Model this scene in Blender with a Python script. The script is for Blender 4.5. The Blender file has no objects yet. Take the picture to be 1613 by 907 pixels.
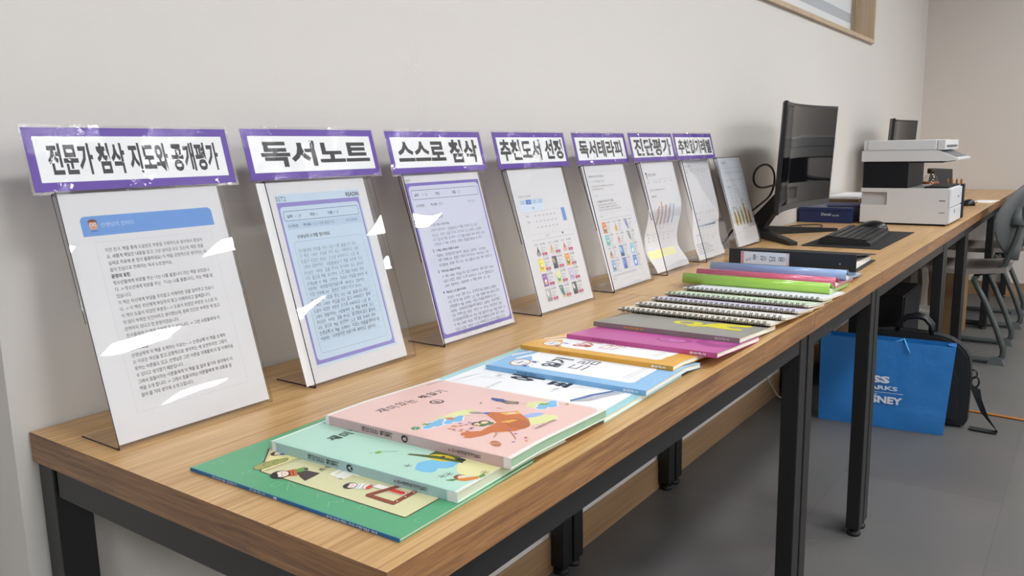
import bpy, bmesh, math, random
from mathutils import Vector, Matrix
from mathutils.geometry import tessellate_polygon
random.seed(11)
PI = math.pi
SC = bpy.context.scene
COL = SC.collection
rad = math.radians

# ------------------------------------------------------------------ camera
CAM = (-0.427, -1.0501, 1.0624)
YAW, PITCH, ROLL, FPX = 0.6242, 0.1692, -0.019, 1277.5
def make_camera():
    f = Vector((math.cos(YAW)*math.cos(PITCH), math.sin(YAW)*math.cos(PITCH), -math.sin(PITCH)))
    r = f.cross(Vector((0, 0, 1))).normalized(); u = r.cross(f)
    r2 = r*math.cos(ROLL)+u*math.sin(ROLL); u2 = -r*math.sin(ROLL)+u*math.cos(ROLL)
    M = Matrix((r2, u2, -f)).transposed().to_4x4(); M.translation = CAM
    cd = bpy.data.cameras.new('camera'); cd.sensor_fit = 'HORIZONTAL'; cd.sensor_width = 36.0
    cd.lens = FPX/1613.0*36.0; cd.clip_start = .02; cd.clip_end = 60
    o = bpy.data.objects.new('camera', cd); o.matrix_world = M; COL.objects.link(o); SC.camera = o
make_camera()

# ------------------------------------------------------------------ world, exposure
W = bpy.data.worlds.new('world'); SC.world = W; W.use_nodes = True
W.node_tree.nodes['Background'].inputs[0].default_value = (.80, .88, 1, 1)
W.node_tree.nodes['Background'].inputs[1].default_value = .9
SC.view_settings.view_transform = 'Standard'; SC.view_settings.look = 'None'
SC.view_settings.gamma = 1.0; SC.view_settings.use_curve_mapping = False
SC.view_settings.exposure = 0.17
LIGHT_STRENGTH = 38
LIGHT_COL = (.975, .985, 1.0)

# ------------------------------------------------------------------ materials
def s2l(c): return c/12.92 if c <= .04045 else ((c+.055)/1.055)**2.4
def hexc(h):
    h = h.lstrip('#'); return tuple(s2l(int(h[i:i+2], 16)/255) for i in (0, 2, 4))+(1,)
MATS = {}
def nt(m): return m.node_tree.nodes, m.node_tree.links
def mat(name, col, rough=.5, metal=0, spec=.5, coat=0, bump=0, bscale=200, var=0, vscale=8, coat_rough=.05):
    if name in MATS: return MATS[name]
    m = bpy.data.materials.new(name); m.use_nodes = True; N, L = nt(m); b = N['Principled BSDF']
    c = hexc(col) if isinstance(col, str) else col
    b.inputs['Base Color'].default_value = c; b.inputs['Roughness'].default_value = rough
    b.inputs['Metallic'].default_value = metal; b.inputs['Specular IOR Level'].default_value = spec
    b.inputs['Coat Weight'].default_value = coat; b.inputs['Coat Roughness'].default_value = coat_rough
    tc = N.new('ShaderNodeTexCoord')
    if var:
        n = N.new('ShaderNodeTexNoise'); n.inputs['Scale'].default_value = vscale; n.inputs['Detail'].default_value = 5
        L.new(tc.outputs['Object'], n.inputs['Vector'])
        mx = N.new('ShaderNodeMix'); mx.data_type = 'RGBA'
        mx.inputs[6].default_value = tuple(x*(1-var) for x in c[:3])+(1,); mx.inputs[7].default_value = tuple(min(1, x*(1+var)) for x in c[:3])+(1,)
        L.new(n.outputs['Fac'], mx.inputs[0]); L.new(mx.outputs[2], b.inputs['Base Color'])
    if bump:
        n = N.new('ShaderNodeTexNoise'); n.inputs['Scale'].default_value = bscale; n.inputs['Detail'].default_value = 3
        L.new(tc.outputs['Object'], n.inputs['Vector'])
        bp = N.new('ShaderNodeBump'); bp.inputs['Strength'].default_value = bump; bp.inputs['Distance'].default_value = .002
        L.new(n.outputs['Fac'], bp.inputs['Height']); L.new(bp.outputs[0], b.inputs['Normal'])
    MATS[name] = m; return m

def wood(name, c1, c2, c3, grain, rough=.38, block=0, bvar=.16, dist=.6):
    """grain: mapping scale of the stretched noise; block>0: finger-jointed blocks of that length"""
    m = bpy.data.materials.new(name); m.use_nodes = True; N, L = nt(m); b = N['Principled BSDF']
    tc = N.new('ShaderNodeTexCoord'); mp = N.new('ShaderNodeMapping'); mp.inputs['Scale'].default_value = grain
    L.new(tc.outputs['Object'], mp.inputs['Vector'])
    n = N.new('ShaderNodeTexNoise'); n.inputs['Scale'].default_value = 1; n.inputs['Detail'].default_value = 7; n.inputs['Roughness'].default_value = .65
    n.inputs['Distortion'].default_value = dist
    L.new(mp.outputs[0], n.inputs['Vector'])
    mp2 = N.new('ShaderNodeMapping'); mp2.inputs['Scale'].default_value = tuple(g*.22 for g in grain); L.new(tc.outputs['Object'], mp2.inputs['Vector'])
    n2 = N.new('ShaderNodeTexNoise'); n2.inputs['Detail'].default_value = 3; n2.inputs['Scale'].default_value = 1; L.new(mp2.outputs[0], n2.inputs['Vector'])
    ad = N.new('ShaderNodeMath'); ad.operation = 'MULTIPLY_ADD'; ad.inputs[1].default_value = .72; L.new(n.outputs['Fac'], ad.inputs[0])
    ml = N.new('ShaderNodeMath'); ml.operation = 'MULTIPLY'; ml.inputs[1].default_value = .28; L.new(n2.outputs['Fac'], ml.inputs[0]); L.new(ml.outputs[0], ad.inputs[2])
    cr = N.new('ShaderNodeValToRGB'); e = cr.color_ramp.elements
    e[0].position = .36; e[0].color = hexc(c1); e[1].position = .64; e[1].color = hexc(c3)
    k = e.new(.5); k.color = hexc(c2)
    L.new(ad.outputs[0], cr.inputs[0])
    out = cr.outputs[0]
    if block:
        sx = N.new('ShaderNodeSeparateXYZ'); L.new(tc.outputs['Object'], sx.inputs[0])
        a = N.new('ShaderNodeMath'); a.operation = 'ADD'; L.new(sx.outputs[0], a.inputs[0]); L.new(sx.outputs[1], a.inputs[1])
        d = N.new('ShaderNodeMath'); d.operation = 'DIVIDE'; d.inputs[1].default_value = block; L.new(a.outputs[0], d.inputs[0])
        # irregular block lengths
        wv = N.new('ShaderNodeMath'); wv.operation = 'SINE'; L.new(d.outputs[0], wv.inputs[0])
        w2 = N.new('ShaderNodeMath'); w2.operation = 'MULTIPLY_ADD'; w2.inputs[1].default_value = .35; L.new(wv.outputs[0], w2.inputs[0]); L.new(d.outputs[0], w2.inputs[2])
        fl = N.new('ShaderNodeMath'); fl.operation = 'FLOOR'; L.new(w2.outputs[0], fl.inputs[0])
        wn = N.new('ShaderNodeTexWhiteNoise'); wn.noise_dimensions = '1D'; L.new(fl.outputs[0], wn.inputs['W'])
        hs = N.new('ShaderNodeHueSaturation'); L.new(out, hs.inputs['Color'])
        mr = N.new('ShaderNodeMapRange'); mr.inputs[3].default_value = 1-bvar; mr.inputs[4].default_value = 1+bvar; L.new(wn.outputs['Value'], mr.inputs[0])
        L.new(mr.outputs[0], hs.inputs['Value']); out = hs.outputs[0]
    L.new(out, b.inputs['Base Color']); b.inputs['Roughness'].default_value = rough
    bp = N.new('ShaderNodeBump'); bp.inputs['Strength'].default_value = .12; bp.inputs['Distance'].default_value = .001
    L.new(n.outputs['Fac'], bp.inputs['Height']); L.new(bp.outputs[0], b.inputs['Normal'])
    MATS[name] = m; return m

def glass(name, tint=(1, 1, 1, 1), amount=1.0, rough=.03, bump=0, bscale=6, base=.0, wrinkle=False):
    """clear sheet: transparent body, Fresnel gloss on top"""
    m = bpy.data.materials.new(name); m.use_nodes = True; N, L = nt(m)
    N.remove(N['Principled BSDF']); out = N['Material Output']
    t = N.new('ShaderNodeBsdfTransparent'); t.inputs[0].default_value = tint
    g = N.new('ShaderNodeBsdfGlossy'); g.inputs['Roughness'].default_value = rough
    fr = N.new('ShaderNodeLayerWeight'); fr.inputs['Blend'].default_value = .5   # Facing = 1-|n.v|; Schlick below
    pw = N.new('ShaderNodeMath'); pw.operation = 'POWER'; pw.inputs[1].default_value = 5; L.new(fr.outputs['Facing'], pw.inputs[0])
    sk = N.new('ShaderNodeMath'); sk.operation = 'MULTIPLY_ADD'; sk.inputs[1].default_value = .96; sk.inputs[2].default_value = .04; L.new(pw.outputs[0], sk.inputs[0])
    mu = N.new('ShaderNodeMath'); mu.operation = 'MULTIPLY_ADD'; mu.inputs[1].default_value = amount; mu.inputs[2].default_value = base; mu.use_clamp = True
    L.new(sk.outputs[0], mu.inputs[0])
    mx = N.new('ShaderNodeMixShader'); L.new(mu.outputs[0], mx.inputs[0]); L.new(t.outputs[0], mx.inputs[1]); L.new(g.outputs[0], mx.inputs[2])
    L.new(mx.outputs[0], out.inputs['Surface'])
    if bump:
        tc = N.new('ShaderNodeTexCoord'); n = N.new('ShaderNodeTexNoise'); n.inputs['Scale'].default_value = bscale
        n.inputs['Detail'].default_value = 4 if wrinkle else 1
        ge = N.new('ShaderNodeObjectInfo'); va = N.new('ShaderNodeVectorMath'); va.operation = 'ADD'
        L.new(tc.outputs['Object'], va.inputs[0]); L.new(ge.outputs['Location'], va.inputs[1])
        L.new(va.outputs[0], n.inputs['Vector'])
        bp = N.new('ShaderNodeBump'); bp.inputs['Strength'].default_value = bump; bp.inputs['Distance'].default_value = .01
        hh = n.outputs['Fac']
        if wrinkle:
            n2 = N.new('ShaderNodeTexNoise'); n2.inputs['Scale'].default_value = 14; L.new(va.outputs[0], n2.inputs['Vector'])
            r2 = N.new('ShaderNodeMapRange'); r2.inputs[1].default_value = .52; r2.inputs[2].default_value = .72; L.new(n2.outputs['Fac'], r2.inputs[0])
            m2 = N.new('ShaderNodeMath'); m2.operation = 'MULTIPLY'; L.new(r2.outputs[0], m2.inputs[0]); L.new(n.outputs['Fac'], m2.inputs[1]); hh = m2.outputs[0]
        L.new(hh, bp.inputs['Height']); L.new(bp.outputs[0], g.inputs['Normal']); L.new(bp.outputs[0], fr.inputs['Normal'])
    MATS[name] = m; return m

def emit(name, col, strength):
    m = bpy.data.materials.new(name); m.use_nodes = True; N, L = nt(m); b = N['Principled BSDF']
    b.inputs['Base Color'].default_value = (.9, .9, .9, 1); b.inputs['Emission Color'].default_value = tuple(col)+(1,)
    b.inputs['Emission Strength'].default_value = strength; MATS[name] = m; return m

def flat(h, rough=.55, coat=0):
    return mat('print_'+h.strip('#')+('_gloss' if coat else ''), h, rough=rough, coat=coat, spec=.3)

M_WALL = mat('wall_paper', (.645, .625, .595, 1), rough=.75, bump=.05, bscale=260)
M_CEIL = mat('ceiling_paint', (.80, .79, .77, 1), rough=.8)
M_OAKTOP = wood('oak_top', '#a67b49', '#c29b66', '#d2ae7b', (4.5, 170, 170), rough=.33, dist=.25)
M_OAKEDGE = wood('oak_edge', '#694830', '#8d6440', '#a97e50', (10, 10, 230), rough=.4, block=.17, bvar=.14)
M_BASEB = wood('baseboard_oak', '#86694a', '#967857', '#a18362', (2.0, 40, 60), rough=.45)
M_FRAMEW = wood('window_oak', '#b19a7d', '#bca78b', '#c5b197', (40, 40, 2.5), rough=.5)
M_STEEL = mat('black_powder_coat', '#131416', rough=.42, bump=.05, bscale=900)
M_STEELG = mat('grey_powder_coat', '#2a2b2d', rough=.45)
M_RUB = mat('black_rubber', '#101113', rough=.6)
M_WHITE = mat('paper_white', '#f1f2f4', rough=.6)
M_PAPER = bpy.data.materials.new('thin_paper'); M_PAPER.use_nodes = True; N, L = nt(M_PAPER)
_t = N.new('ShaderNodeBsdfTranslucent'); _t.inputs[0].default_value = (.9, .9, .88, 1); _m = N.new('ShaderNodeMixShader'); _m.inputs[0].default_value = .30
N['Principled BSDF'].inputs['Base Color'].default_value = hexc('#f8f9fb'); N['Principled BSDF'].inputs['Roughness'].default_value = .6
L.new(N['Principled BSDF'].outputs[0], _m.inputs[1]); L.new(_t.outputs[0], _m.inputs[2]); L.new(_m.outputs[0], N['Material Output'].inputs['Surface'])
M_PAGES = mat('page_edge', '#e6e2d0', rough=.75, bump=.3, bscale=900, var=.05, vscale=300)
M_ACR = glass('acrylic_sheet', (.985, .985, .99, 1), amount=1.15, rough=.015, bump=.14, bscale=6.5)
M_ACRB = glass('acrylic_foot', (.985, .98, .985, 1), amount=.45, rough=.06)
M_ACRE = mat('acrylic_edge', '#2b2744', rough=.2)  # dark indigo painted in for internal reflections seen through the left edge
M_ACRL = glass('acrylic_pale_edge', (.80, .78, .77, 1), amount=1.0, rough=.1)
M_LAM = glass('laminate_film', (1, 1, 1, 1), amount=1.0, rough=.06, bump=.9, bscale=75, wrinkle=True, base=.03)
M_LAMEDGE = glass('laminate_margin', (.95, .95, .96, 1), amount=1.0, rough=.12, base=.04)
M_PANE = glass('window_glass', (.96, .98, .97, 1), amount=1)
M_LAMP = emit('lamp_diffuser', LIGHT_COL, LIGHT_STRENGTH)
M_PUR = mat('purple_border', '#522d98', rough=.4)
M_BLK = mat('black_ink', '#26262a', rough=.5)
M_BLKP = mat('black_plastic', '#15171b', rough=.4, bump=.05, bscale=700)
M_SCREEN = mat('monitor_screen', '#090a0d', rough=.06, spec=.42)
M_PRW = mat('printer_white', '#d3d5d8', rough=.4)
M_PRG = mat('printer_shadow_gap', '#55585c', rough=.5)
M_PRB = mat('printer_black', '#10131a', rough=.5, spec=.3)

# ------------------------------------------------------------------ mesh helpers
class MB:
    def __init__(s): s.v = []; s.f = []; s.m = []; s.mats = []; s.smooth = []
    def mi(s, m):
        if m not in s.mats: s.mats.append(m)
        return s.mats.index(m)
    def add(s, verts, faces, m, smooth=False):
        o = len(s.v); s.v.extend([tuple(v) for v in verts]); k = s.mi(m)
        for f in faces: s.f.append([i+o for i in f]); s.m.append(k); s.smooth.append(smooth)
    def box(s, x0, x1, y0, y1, z0, z1, m, top=None, bevel=0):
        vs = [(x0, y0, z0), (x1, y0, z0), (x1, y1, z0), (x0, y1, z0), (x0, y0, z1), (x1, y0, z1), (x1, y1, z1), (x0, y1, z1)]
        fs = [(0, 3, 2, 1), (0, 1, 5, 4), (1, 2, 6, 5), (2, 3, 7, 6), (3, 0, 4, 7)]
        if bevel:
            bm = bmesh.new(); bmesh.ops.create_cube(bm, size=1)
            for v in bm.verts: v.co = Vector(((v.co.x+.5)*(x1-x0)+x0, (v.co.y+.5)*(y1-y0)+y0, (v.co.z+.5)*(z1-z0)+z0))
            bmesh.ops.bevel(bm, geom=list(bm.edges), offset=bevel, segments=2, profile=.6, affect='EDGES')
            bm.verts.index_update()
            s.add([v.co[:] for v in bm.verts], [[v.index for v in f.verts] for f in bm.faces], m); bm.free(); return
        s.add(vs, fs, m); s.add(vs, [(4, 5, 6, 7)], top or m)
    def tube(s, pts, r, m, n=8, closed=False, caps=True):
        pts = [Vector(p) for p in pts]; k = len(pts); rr = r if isinstance(r, (list, tuple)) else [r]*k
        vs = []; t0 = None; nrm = None
        for i, p in enumerate(pts):
            a = pts[i-1] if (i > 0 or closed) else p; b = pts[(i+1) % k] if (i < k-1 or closed) else p
            t = (b-a).normalized()
            if nrm is None:
                up = Vector((0, 0, 1)) if abs(t.z) < .9 else Vector((1, 0, 0)); nrm = t.cross(up).normalized()
            else:
                nrm = (nrm-t*nrm.dot(t)); nrm = nrm.normalized() if nrm.length > 1e-6 else t.orthogonal().normalized()
            bn = t.cross(nrm)
            for j in range(n):
                a_ = 2*PI*j/n; vs.append(p+(nrm*math.cos(a_)+bn*math.sin(a_))*rr[i])
        fs = []
        for i in range(k if closed else k-1):
            for j in range(n):
                a = i*n+j; b = i*n+(j+1) % n; c = ((i+1) % k)*n+(j+1) % n; d = ((i+1) % k)*n+j; fs.append((a, d, c, b))
        s.add(vs, fs, m, True)
        if caps and not closed: s.add(vs, [tuple(range(n)), tuple(reversed(range((k-1)*n, k*n)))], m)
    def lathe(s, prof, m, n=20, c=(0, 0, 0)):
        vs = []
        for r, z in prof:
            for j in range(n): a = 2*PI*j/n; vs.append((c[0]+r*math.cos(a), c[1]+r*math.sin(a), c[2]+z))
        fs = [(i*n+j, i*n+(j+1) % n, (i+1)*n+(j+1) % n, (i+1)*n+j) for i in range(len(prof)-1) for j in range(n)]
        s.add(vs, fs, m, True); s.add(vs, [tuple(reversed(range(n))), tuple(range((len(prof)-1)*n, len(prof)*n))], m)
    def prism(s, poly, a0, a1, axis, m, capm=None):
        """poly: 2D outline; extruded along axis from a0 to a1"""
        def P(p, a):
            return {'x': (a, p[0], p[1]), 'y': (p[0], a, p[1]), 'z': (p[0], p[1], a)}[axis]
        n = len(poly); vs = [P(p, a0) for p in poly]+[P(p, a1) for p in poly]
        s.add(vs, [(i, (i+1) % n, (i+1) % n+n, i+n) for i in range(n)], m)
        s.add(vs, [tuple(range(n)), tuple(range(n, 2*n))], capm or m)
    def grid(s, fn, us, vs_, m, smooth=True):
        V = [fn(u, v) for v in vs_ for u in us]; n = len(us)
        s.add(V, [(j*n+i, j*n+i+1, (j+1)*n+i+1, (j+1)*n+i) for j in range(len(vs_)-1) for i in range(n-1)], m, smooth)
    def build(s, name, parent=None, recalc=True, loc=(0, 0, 0), rotz=0, bevel=0):
        me = bpy.data.meshes.new(name); me.from_pydata(s.v, [], s.f)
        for m in s.mats: me.materials.append(m)
        me.polygons.foreach_set('material_index', s.m); me.polygons.foreach_set('use_smooth', s.smooth); me.update()
        if recalc:
            bm = bmesh.new(); bm.from_mesh(me); bmesh.ops.remove_doubles(bm, verts=bm.verts, dist=1e-6)
            bmesh.ops.recalc_face_normals(bm, faces=bm.faces)
            if bevel: bmesh.ops.bevel(bm, geom=[e for e in bm.edges if e.is_manifold and e.calc_face_angle(0) > .9], offset=bevel, segments=2, affect='EDGES')
            bm.to_mesh(me); bm.free()
        o = bpy.data.objects.new(name, me); COL.objects.link(o); o.location = loc; o.rotation_euler = (0, 0, rotz)
        if parent: o.parent = parent
        return o
def tag(o, label, cat, group=None):
    o['label'] = label; o['category'] = cat
    if group: o['group'] = group
    return o
def thing(name, label, cat, loc=(0, 0, 0), rotz=0, group=None):
    o = bpy.data.objects.new(name, None); COL.objects.link(o); o.location = loc; o.rotation_euler = (0, 0, rotz); o.empty_display_size = .05
    return tag(o, label, cat, group)
def struct(o): o['kind'] = 'structure'; return o
def dup(root, loc=None, rotz=None, label=None):
    r = root.copy(); COL.objects.link(r)
    if loc is not None: r.location = loc
    if rotz is not None: r.rotation_euler = (0, 0, rotz)
    if label: r['label'] = label
    for ch in list(root.children):
        c = ch.copy(); COL.objects.link(c); c.parent = r
        for g in list(ch.children):
            d = g.copy(); COL.objects.link(d); d.parent = c
    return r

# ------------------------------------------------------------------ flat print (decals built as thin meshes on their surface)
_tc = bpy.data.curves.new('glyphs', 'FONT'); _tc.resolution_u = 2
_to = bpy.data.objects.new('glyphs', _tc)
_cache = {}
def glyphs(body, bold=0, shear=0, space=1.0):
    k = (body, bold, shear, space)
    if k in _cache: return _cache[k]
    _tc.body = body; _tc.offset = bold; _tc.shear = shear; _tc.space_character = space
    me = bpy.data.meshes.new_from_object(_to)
    V = [(v.co.x, v.co.y) for v in me.vertices]
    polys = [[V[i] for i in p.vertices] for p in me.polygons]
    bpy.data.meshes.remove(me)
    xs = [p[0] for q in polys for p in q] or [0, 1]; ys = [p[1] for q in polys for p in q] or [0, 1]
    _cache[k] = (polys, (min(xs), min(ys), max(xs), max(ys))); return _cache[k]

class Sheet:
    """collects flat convex polygons in (u,v) and lays them on a surface fn(u,v,d)"""
    def __init__(s): s.items = []; s.layer = 0
    def poly(s, pts, m):
        s.layer += 1
        if len(pts) <= 3: s.items.append(([pts], m, s.layer)); return
        tr = tessellate_polygon([[Vector((p[0], p[1], 0)) for p in pts]])
        s.items.append(([[pts[i] for i in t] for t in tr], m, s.layer))
    def rect(s, u0, v0, u1, v1, m): s.layer += 1; s.items.append(([[(u0, v0), (u1, v0), (u1, v1), (u0, v1)]], m, s.layer))
    def rrect(s, u0, v0, u1, v1, r, m, corners='abcd'):
        pts = []
        for key, cx, cy, a0 in (('a', u1-r, v1-r, 0), ('b', u0+r, v1-r, 90), ('c', u0+r, v0+r, 180), ('d', u1-r, v0+r, 270)):
            if key in corners: pts += [(cx+r*math.cos(rad(a0+t)), cy+r*math.sin(rad(a0+t))) for t in (0, 22, 45, 68, 90)]
            else: pts.append({'a': (u1, v1), 'b': (u0, v1), 'c': (u0, v0), 'd': (u1, v0)}[key])
        s.poly(pts, m)
    def frame(s, u0, v0, u1, v1, t, m, r=0):
        s.layer += 1; q = []
        for a in ((u0, v0, u1, v0+t), (u0, v1-t, u1, v1), (u0, v0+t, u0+t, v1-t), (u1-t, v0+t, u1, v1-t)):
            q.append([(a[0], a[1]), (a[2], a[1]), (a[2], a[3]), (a[0], a[3])])
        s.items.append((q, m, s.layer))
    def ell(s, u, v, a, b, m, rot=0, n=18, arc=None):
        c, d = math.cos(rad(rot)), math.sin(rad(rot)); pts = []
        a0, a1 = arc or (0, 360)
        for i in range(n if not arc else n+1):
            t = rad(a0+(a1-a0)*i/n); x, y = a*math.cos(t), b*math.sin(t); pts.append((u+x*c-y*d, v+x*d+y*c))
        s.poly(pts, m)
    def line(s, pts, w, m):
        s.layer += 1; q = []
        for (x0, y0), (x1, y1) in zip(pts, pts[1:]):
            L = math.hypot(x1-x0, y1-y0) or 1; nx, ny = -(y1-y0)/L*w/2, (x1-x0)/L*w/2
            q.append([(x0+nx, y0+ny), (x0-nx, y0-ny), (x1-nx, y1-ny), (x1+nx, y1+ny)])
        s.items.append((q, m, s.layer))
    def text(s, body, u, v, size, m, bold=0, shear=0, rot=0, sx=1, space=1.0, align='l'):
        P, bb = glyphs(body, bold, shear, space); s.layer += 1
        c, d = math.cos(rad(rot)), math.sin(rad(rot))
        off = {'l': 0, 'c': -(bb[0]+bb[2])/2, 'r': -bb[2]}[align]
        s.items.append(([[(u+((x+off)*sx*c-y*d)*size, v+((x+off)*sx*d+y*c)*size) for x, y in p] for p in P], m, s.layer))
    def fit(s, body, u0, v0, u1, v1, m, bold=0, rot=0, space=1.0):
        """stretch the words to fill the box; rot=90 turns them to run along +v"""
        P, b = glyphs(body, bold, 0, space); s.layer += 1
        w, h = b[2]-b[0] or 1, b[3]-b[1] or 1; out = []
        for p in P:
            q = []
            for x, y in p:
                a, c = (x-b[0])/w, (y-b[1])/h
                if rot == 90: q.append((u1-(u1-u0)*c, v0+(v1-v0)*a))
                elif rot == -90: q.append((u0+(u1-u0)*c, v1-(v1-v0)*a))
                else: q.append((u0+(u1-u0)*a, v0+(v1-v0)*c))
            out.append(q)
        s.items.append((out, m, s.layer))
    def build(s, name, fn, parent, knots=None, axis=0, lift=.0002, step=.00003, clip=None):
        mb = MB(); step = min(step, .0005/max(1, s.layer))
        for polys, m, lay in s.items:
            d = lift+step*lay
            for p in polys:
                p = [tuple(q) for q in p]
                if clip:
                    for ax, lo, hi in ((0, clip[0], clip[2]), (1, clip[1], clip[3])): p = cut(p, ax, lo, 1); p = cut(p, ax, hi, -1)
                if len(p) < 3: continue
                pieces = [p]
                if knots:
                    pieces = []; a0 = min(q[axis] for q in p); a1 = max(q[axis] for q in p)
                    for k0, k1 in zip(knots, knots[1:]):
                        if k1 <= a0 or k0 >= a1: continue
                        r = cut(cut(p, axis, k0, 1), axis, k1, -1)
                        if len(r) >= 3: pieces.append(r)
                for r in pieces: mb.add([fn(q[0], q[1], d) for q in r], [tuple(range(len(r)))], m)
        return mb.build(name, parent, recalc=False)
def cut(p, ax, k, sg):
    out = []
    for i in range(len(p)):
        a, b = p[i-1], p[i]; da, db = (a[ax]-k)*sg, (b[ax]-k)*sg
        if (da >= 0) != (db >= 0):
            t = da/(da-db); out.append((a[0]+(b[0]-a[0])*t, a[1]+(b[1]-a[1])*t))
        if db >= 0: out.append(b)
    return out

# ================================================================== SETTING
TOP = .73; DEP = .613
FARX = 6.02; CEIL = 2.62; YF = -9.0; XL = -4.2
WX0, WX1, WZ0, WZ1 = 1.3, 4.375, 1.583, 2.4
m_floor = bpy.data.materials.new('vinyl_floor'); m_floor.use_nodes = True
N, L = nt(m_floor); b = N['Principled BSDF']
tc = N.new('ShaderNodeTexCoord'); br = N.new('ShaderNodeTexBrick'); br.offset = .5
br.inputs['Scale'].default_value = 1; br.inputs['Brick Width'].default_value = .9; br.inputs['Row Height'].default_value = .45
br.inputs['Mortar Size'].default_value = .0015; br.inputs['Mortar Smooth'].default_value = .3
br.inputs['Color1'].default_value = hexc('#5f5a55'); br.inputs['Color2'].default_value = hexc('#66615c'); br.inputs['Mortar'].default_value = hexc('#595450')
L.new(tc.outputs['Object'], br.inputs['Vector'])
nz = N.new('ShaderNodeTexNoise'); nz.inputs['Scale'].default_value = 3.5; nz.inputs['Detail'].default_value = 8; L.new(tc.outputs['Object'], nz.inputs['Vector'])
mx = N.new('ShaderNodeMix'); mx.data_type = 'RGBA'; mx.blend_type = 'MULTIPLY'; mx.inputs[0].default_value = .35
L.new(br.outputs['Color'], mx.inputs[6]); L.new(nz.outputs['Color'], mx.inputs[7])
hs = N.new('ShaderNodeHueSaturation'); hs.inputs['Saturation'].default_value = .35; hs.inputs['Value'].default_value = 1.15; L.new(mx.outputs[2], hs.inputs['Color'])
L.new(hs.outputs[0], b.inputs['Base Color']); b.inputs['Roughness'].default_value = .42; b.inputs['Specular IOR Level'].default_value = .35

mb = MB(); mb.box(XL, FARX+.2, YF, .5, -.1, 0, m_floor); struct(mb.build('floor'))
mb = MB(); mb.box(XL, FARX+.2, YF, .5, CEIL, CEIL+.1, M_CEIL); struct(mb.build('ceiling'))
mb = MB()
X0 = -.017
mb.box(X0, WX0, 0, .2, 0, CEIL, M_WALL); mb.box(WX1, FARX, 0, .2, 0, CEIL, M_WALL)
mb.box(WX0, WX1, 0, .2, 0, WZ0, M_WALL); mb.box(WX0, WX1, 0, .2, WZ1, CEIL, M_WALL); struct(mb.build('wall_back'))
mb = MB(); mb.box(XL, X0, .09, .2, 0, CEIL, M_WALL); struct(mb.build('wall_recess'))
M_WALLR = mat('wall_paper_warm', (.625, .58, .54, 1), rough=.75, bump=.05, bscale=260)
mb = MB(); mb.box(FARX, FARX+.2, YF, .2, 0, CEIL, M_WALLR); struct(mb.build('wall_right'))
mb = MB(); mb.box(XL-.2, XL, YF, .2, 0, CEIL, M_WALL); struct(mb.build('wall_left'))
mb = MB(); mb.box(XL, FARX, YF-.2, YF, 0, CEIL, M_WALL); struct(mb.build('wall_front'))
def baseboard(name, x0, x1, y0, y1):
    mb = MB(); mb.box(x0, x1, y0, y1, 0, .098, M_BASEB, bevel=.0015); struct(mb.build(name))
baseboard('baseboard_back', X0, FARX-.013, -.0055, -.0003)
baseboard('baseboard_right', FARX-.012, FARX-.0005, YF, -.0005)

# window: reveal boards, sill, glass, zebra blind
win = bpy.data.objects.new('window_1', None); COL.objects.link(win); win.location = (WX0, 0, WZ0); struct(win)
w, h = WX1-WX0, WZ1-WZ0
def wpart(name, x0, x1, y0, y1, z0, z1, m, bev=.0015):
    mb = MB(); mb.box(x0, x1, y0, y1, z0, z1, m, bevel=bev); return mb.build(name, win)
wpart('sill_board', -.0, w, -.016, .15, -.0, .02, M_FRAMEW); wpart('jamb_board', w-.022, w, -.016, .15, .021, h-.021, M_FRAMEW)
wpart('jamb_board', 0, .022, -.016, .15, .021, h-.021, M_FRAMEW); wpart('head_board', 0, w, -.016, .15, h-.02, h, M_FRAMEW)
M_PVC = mat('window_pvc', '#e4e6e6', rough=.35)
for x0, x1 in ((.022, .06), (w/2-.03, w/2+.03), (w-.06, w-.022)): wpart('sash_stile', x0, x1, .152, .195, .02, h-.02, M_PVC)
for z0 in (.02, h-.07): wpart('sash_rail', .06, w-.06, .152, .195, z0, z0+.05, M_PVC)
mb = MB(); mb.box(.055, w/2-.03, .172, .176, .06, h-.06, M_PANE); mb.build('window_pane', win)
mb = MB(); mb.box(w/2+.03, w-.055, .172, .176, .06, h-.06, M_PANE); mb.build('window_pane', win)
# blind
M_BLIND = mat('blind_fabric', '#dfe3e6', rough=.8); M_BLINDS = mat('blind_sheer', '#b4bac0', rough=.8)
bl = thing('zebra_blind', 'white zebra roller blind lowered inside the oak window recess', 'blind', (WX0, .105, WZ0))
z = .030; k = 0
while z < h-.03:
    hh = .083 if k % 2 == 0 else .05
    mb = MB(); mb.box(.03, w-.03, -.002, .0, z, min(z+hh, h-.025), M_BLIND if k % 2 == 0 else M_BLINDS)
    mb.build('fabric_band' if k % 2 == 0 else 'sheer_band', bl); z += hh; k += 1
mb = MB(); mb.tube([(.03, -.001, .028), (w-.03, -.001, .028)], .006, M_BLIND); mb.build('bottom_bar', bl)
mb = MB()
for dx in (0, .012): mb.tube([(w-.045+dx, -.03, .035), (w-.045+dx, -.03, h-.03)], .0022, mat('chain_beige', '#b9ab93', rough=.4), n=6)
mb.tube([(w-.045, -.03, .035), (w-.039, -.03, .024), (w-.033, -.03, .035)], .0025, MATS['chain_beige'], n=6)
mb.build('bead_chain', bl)

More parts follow.
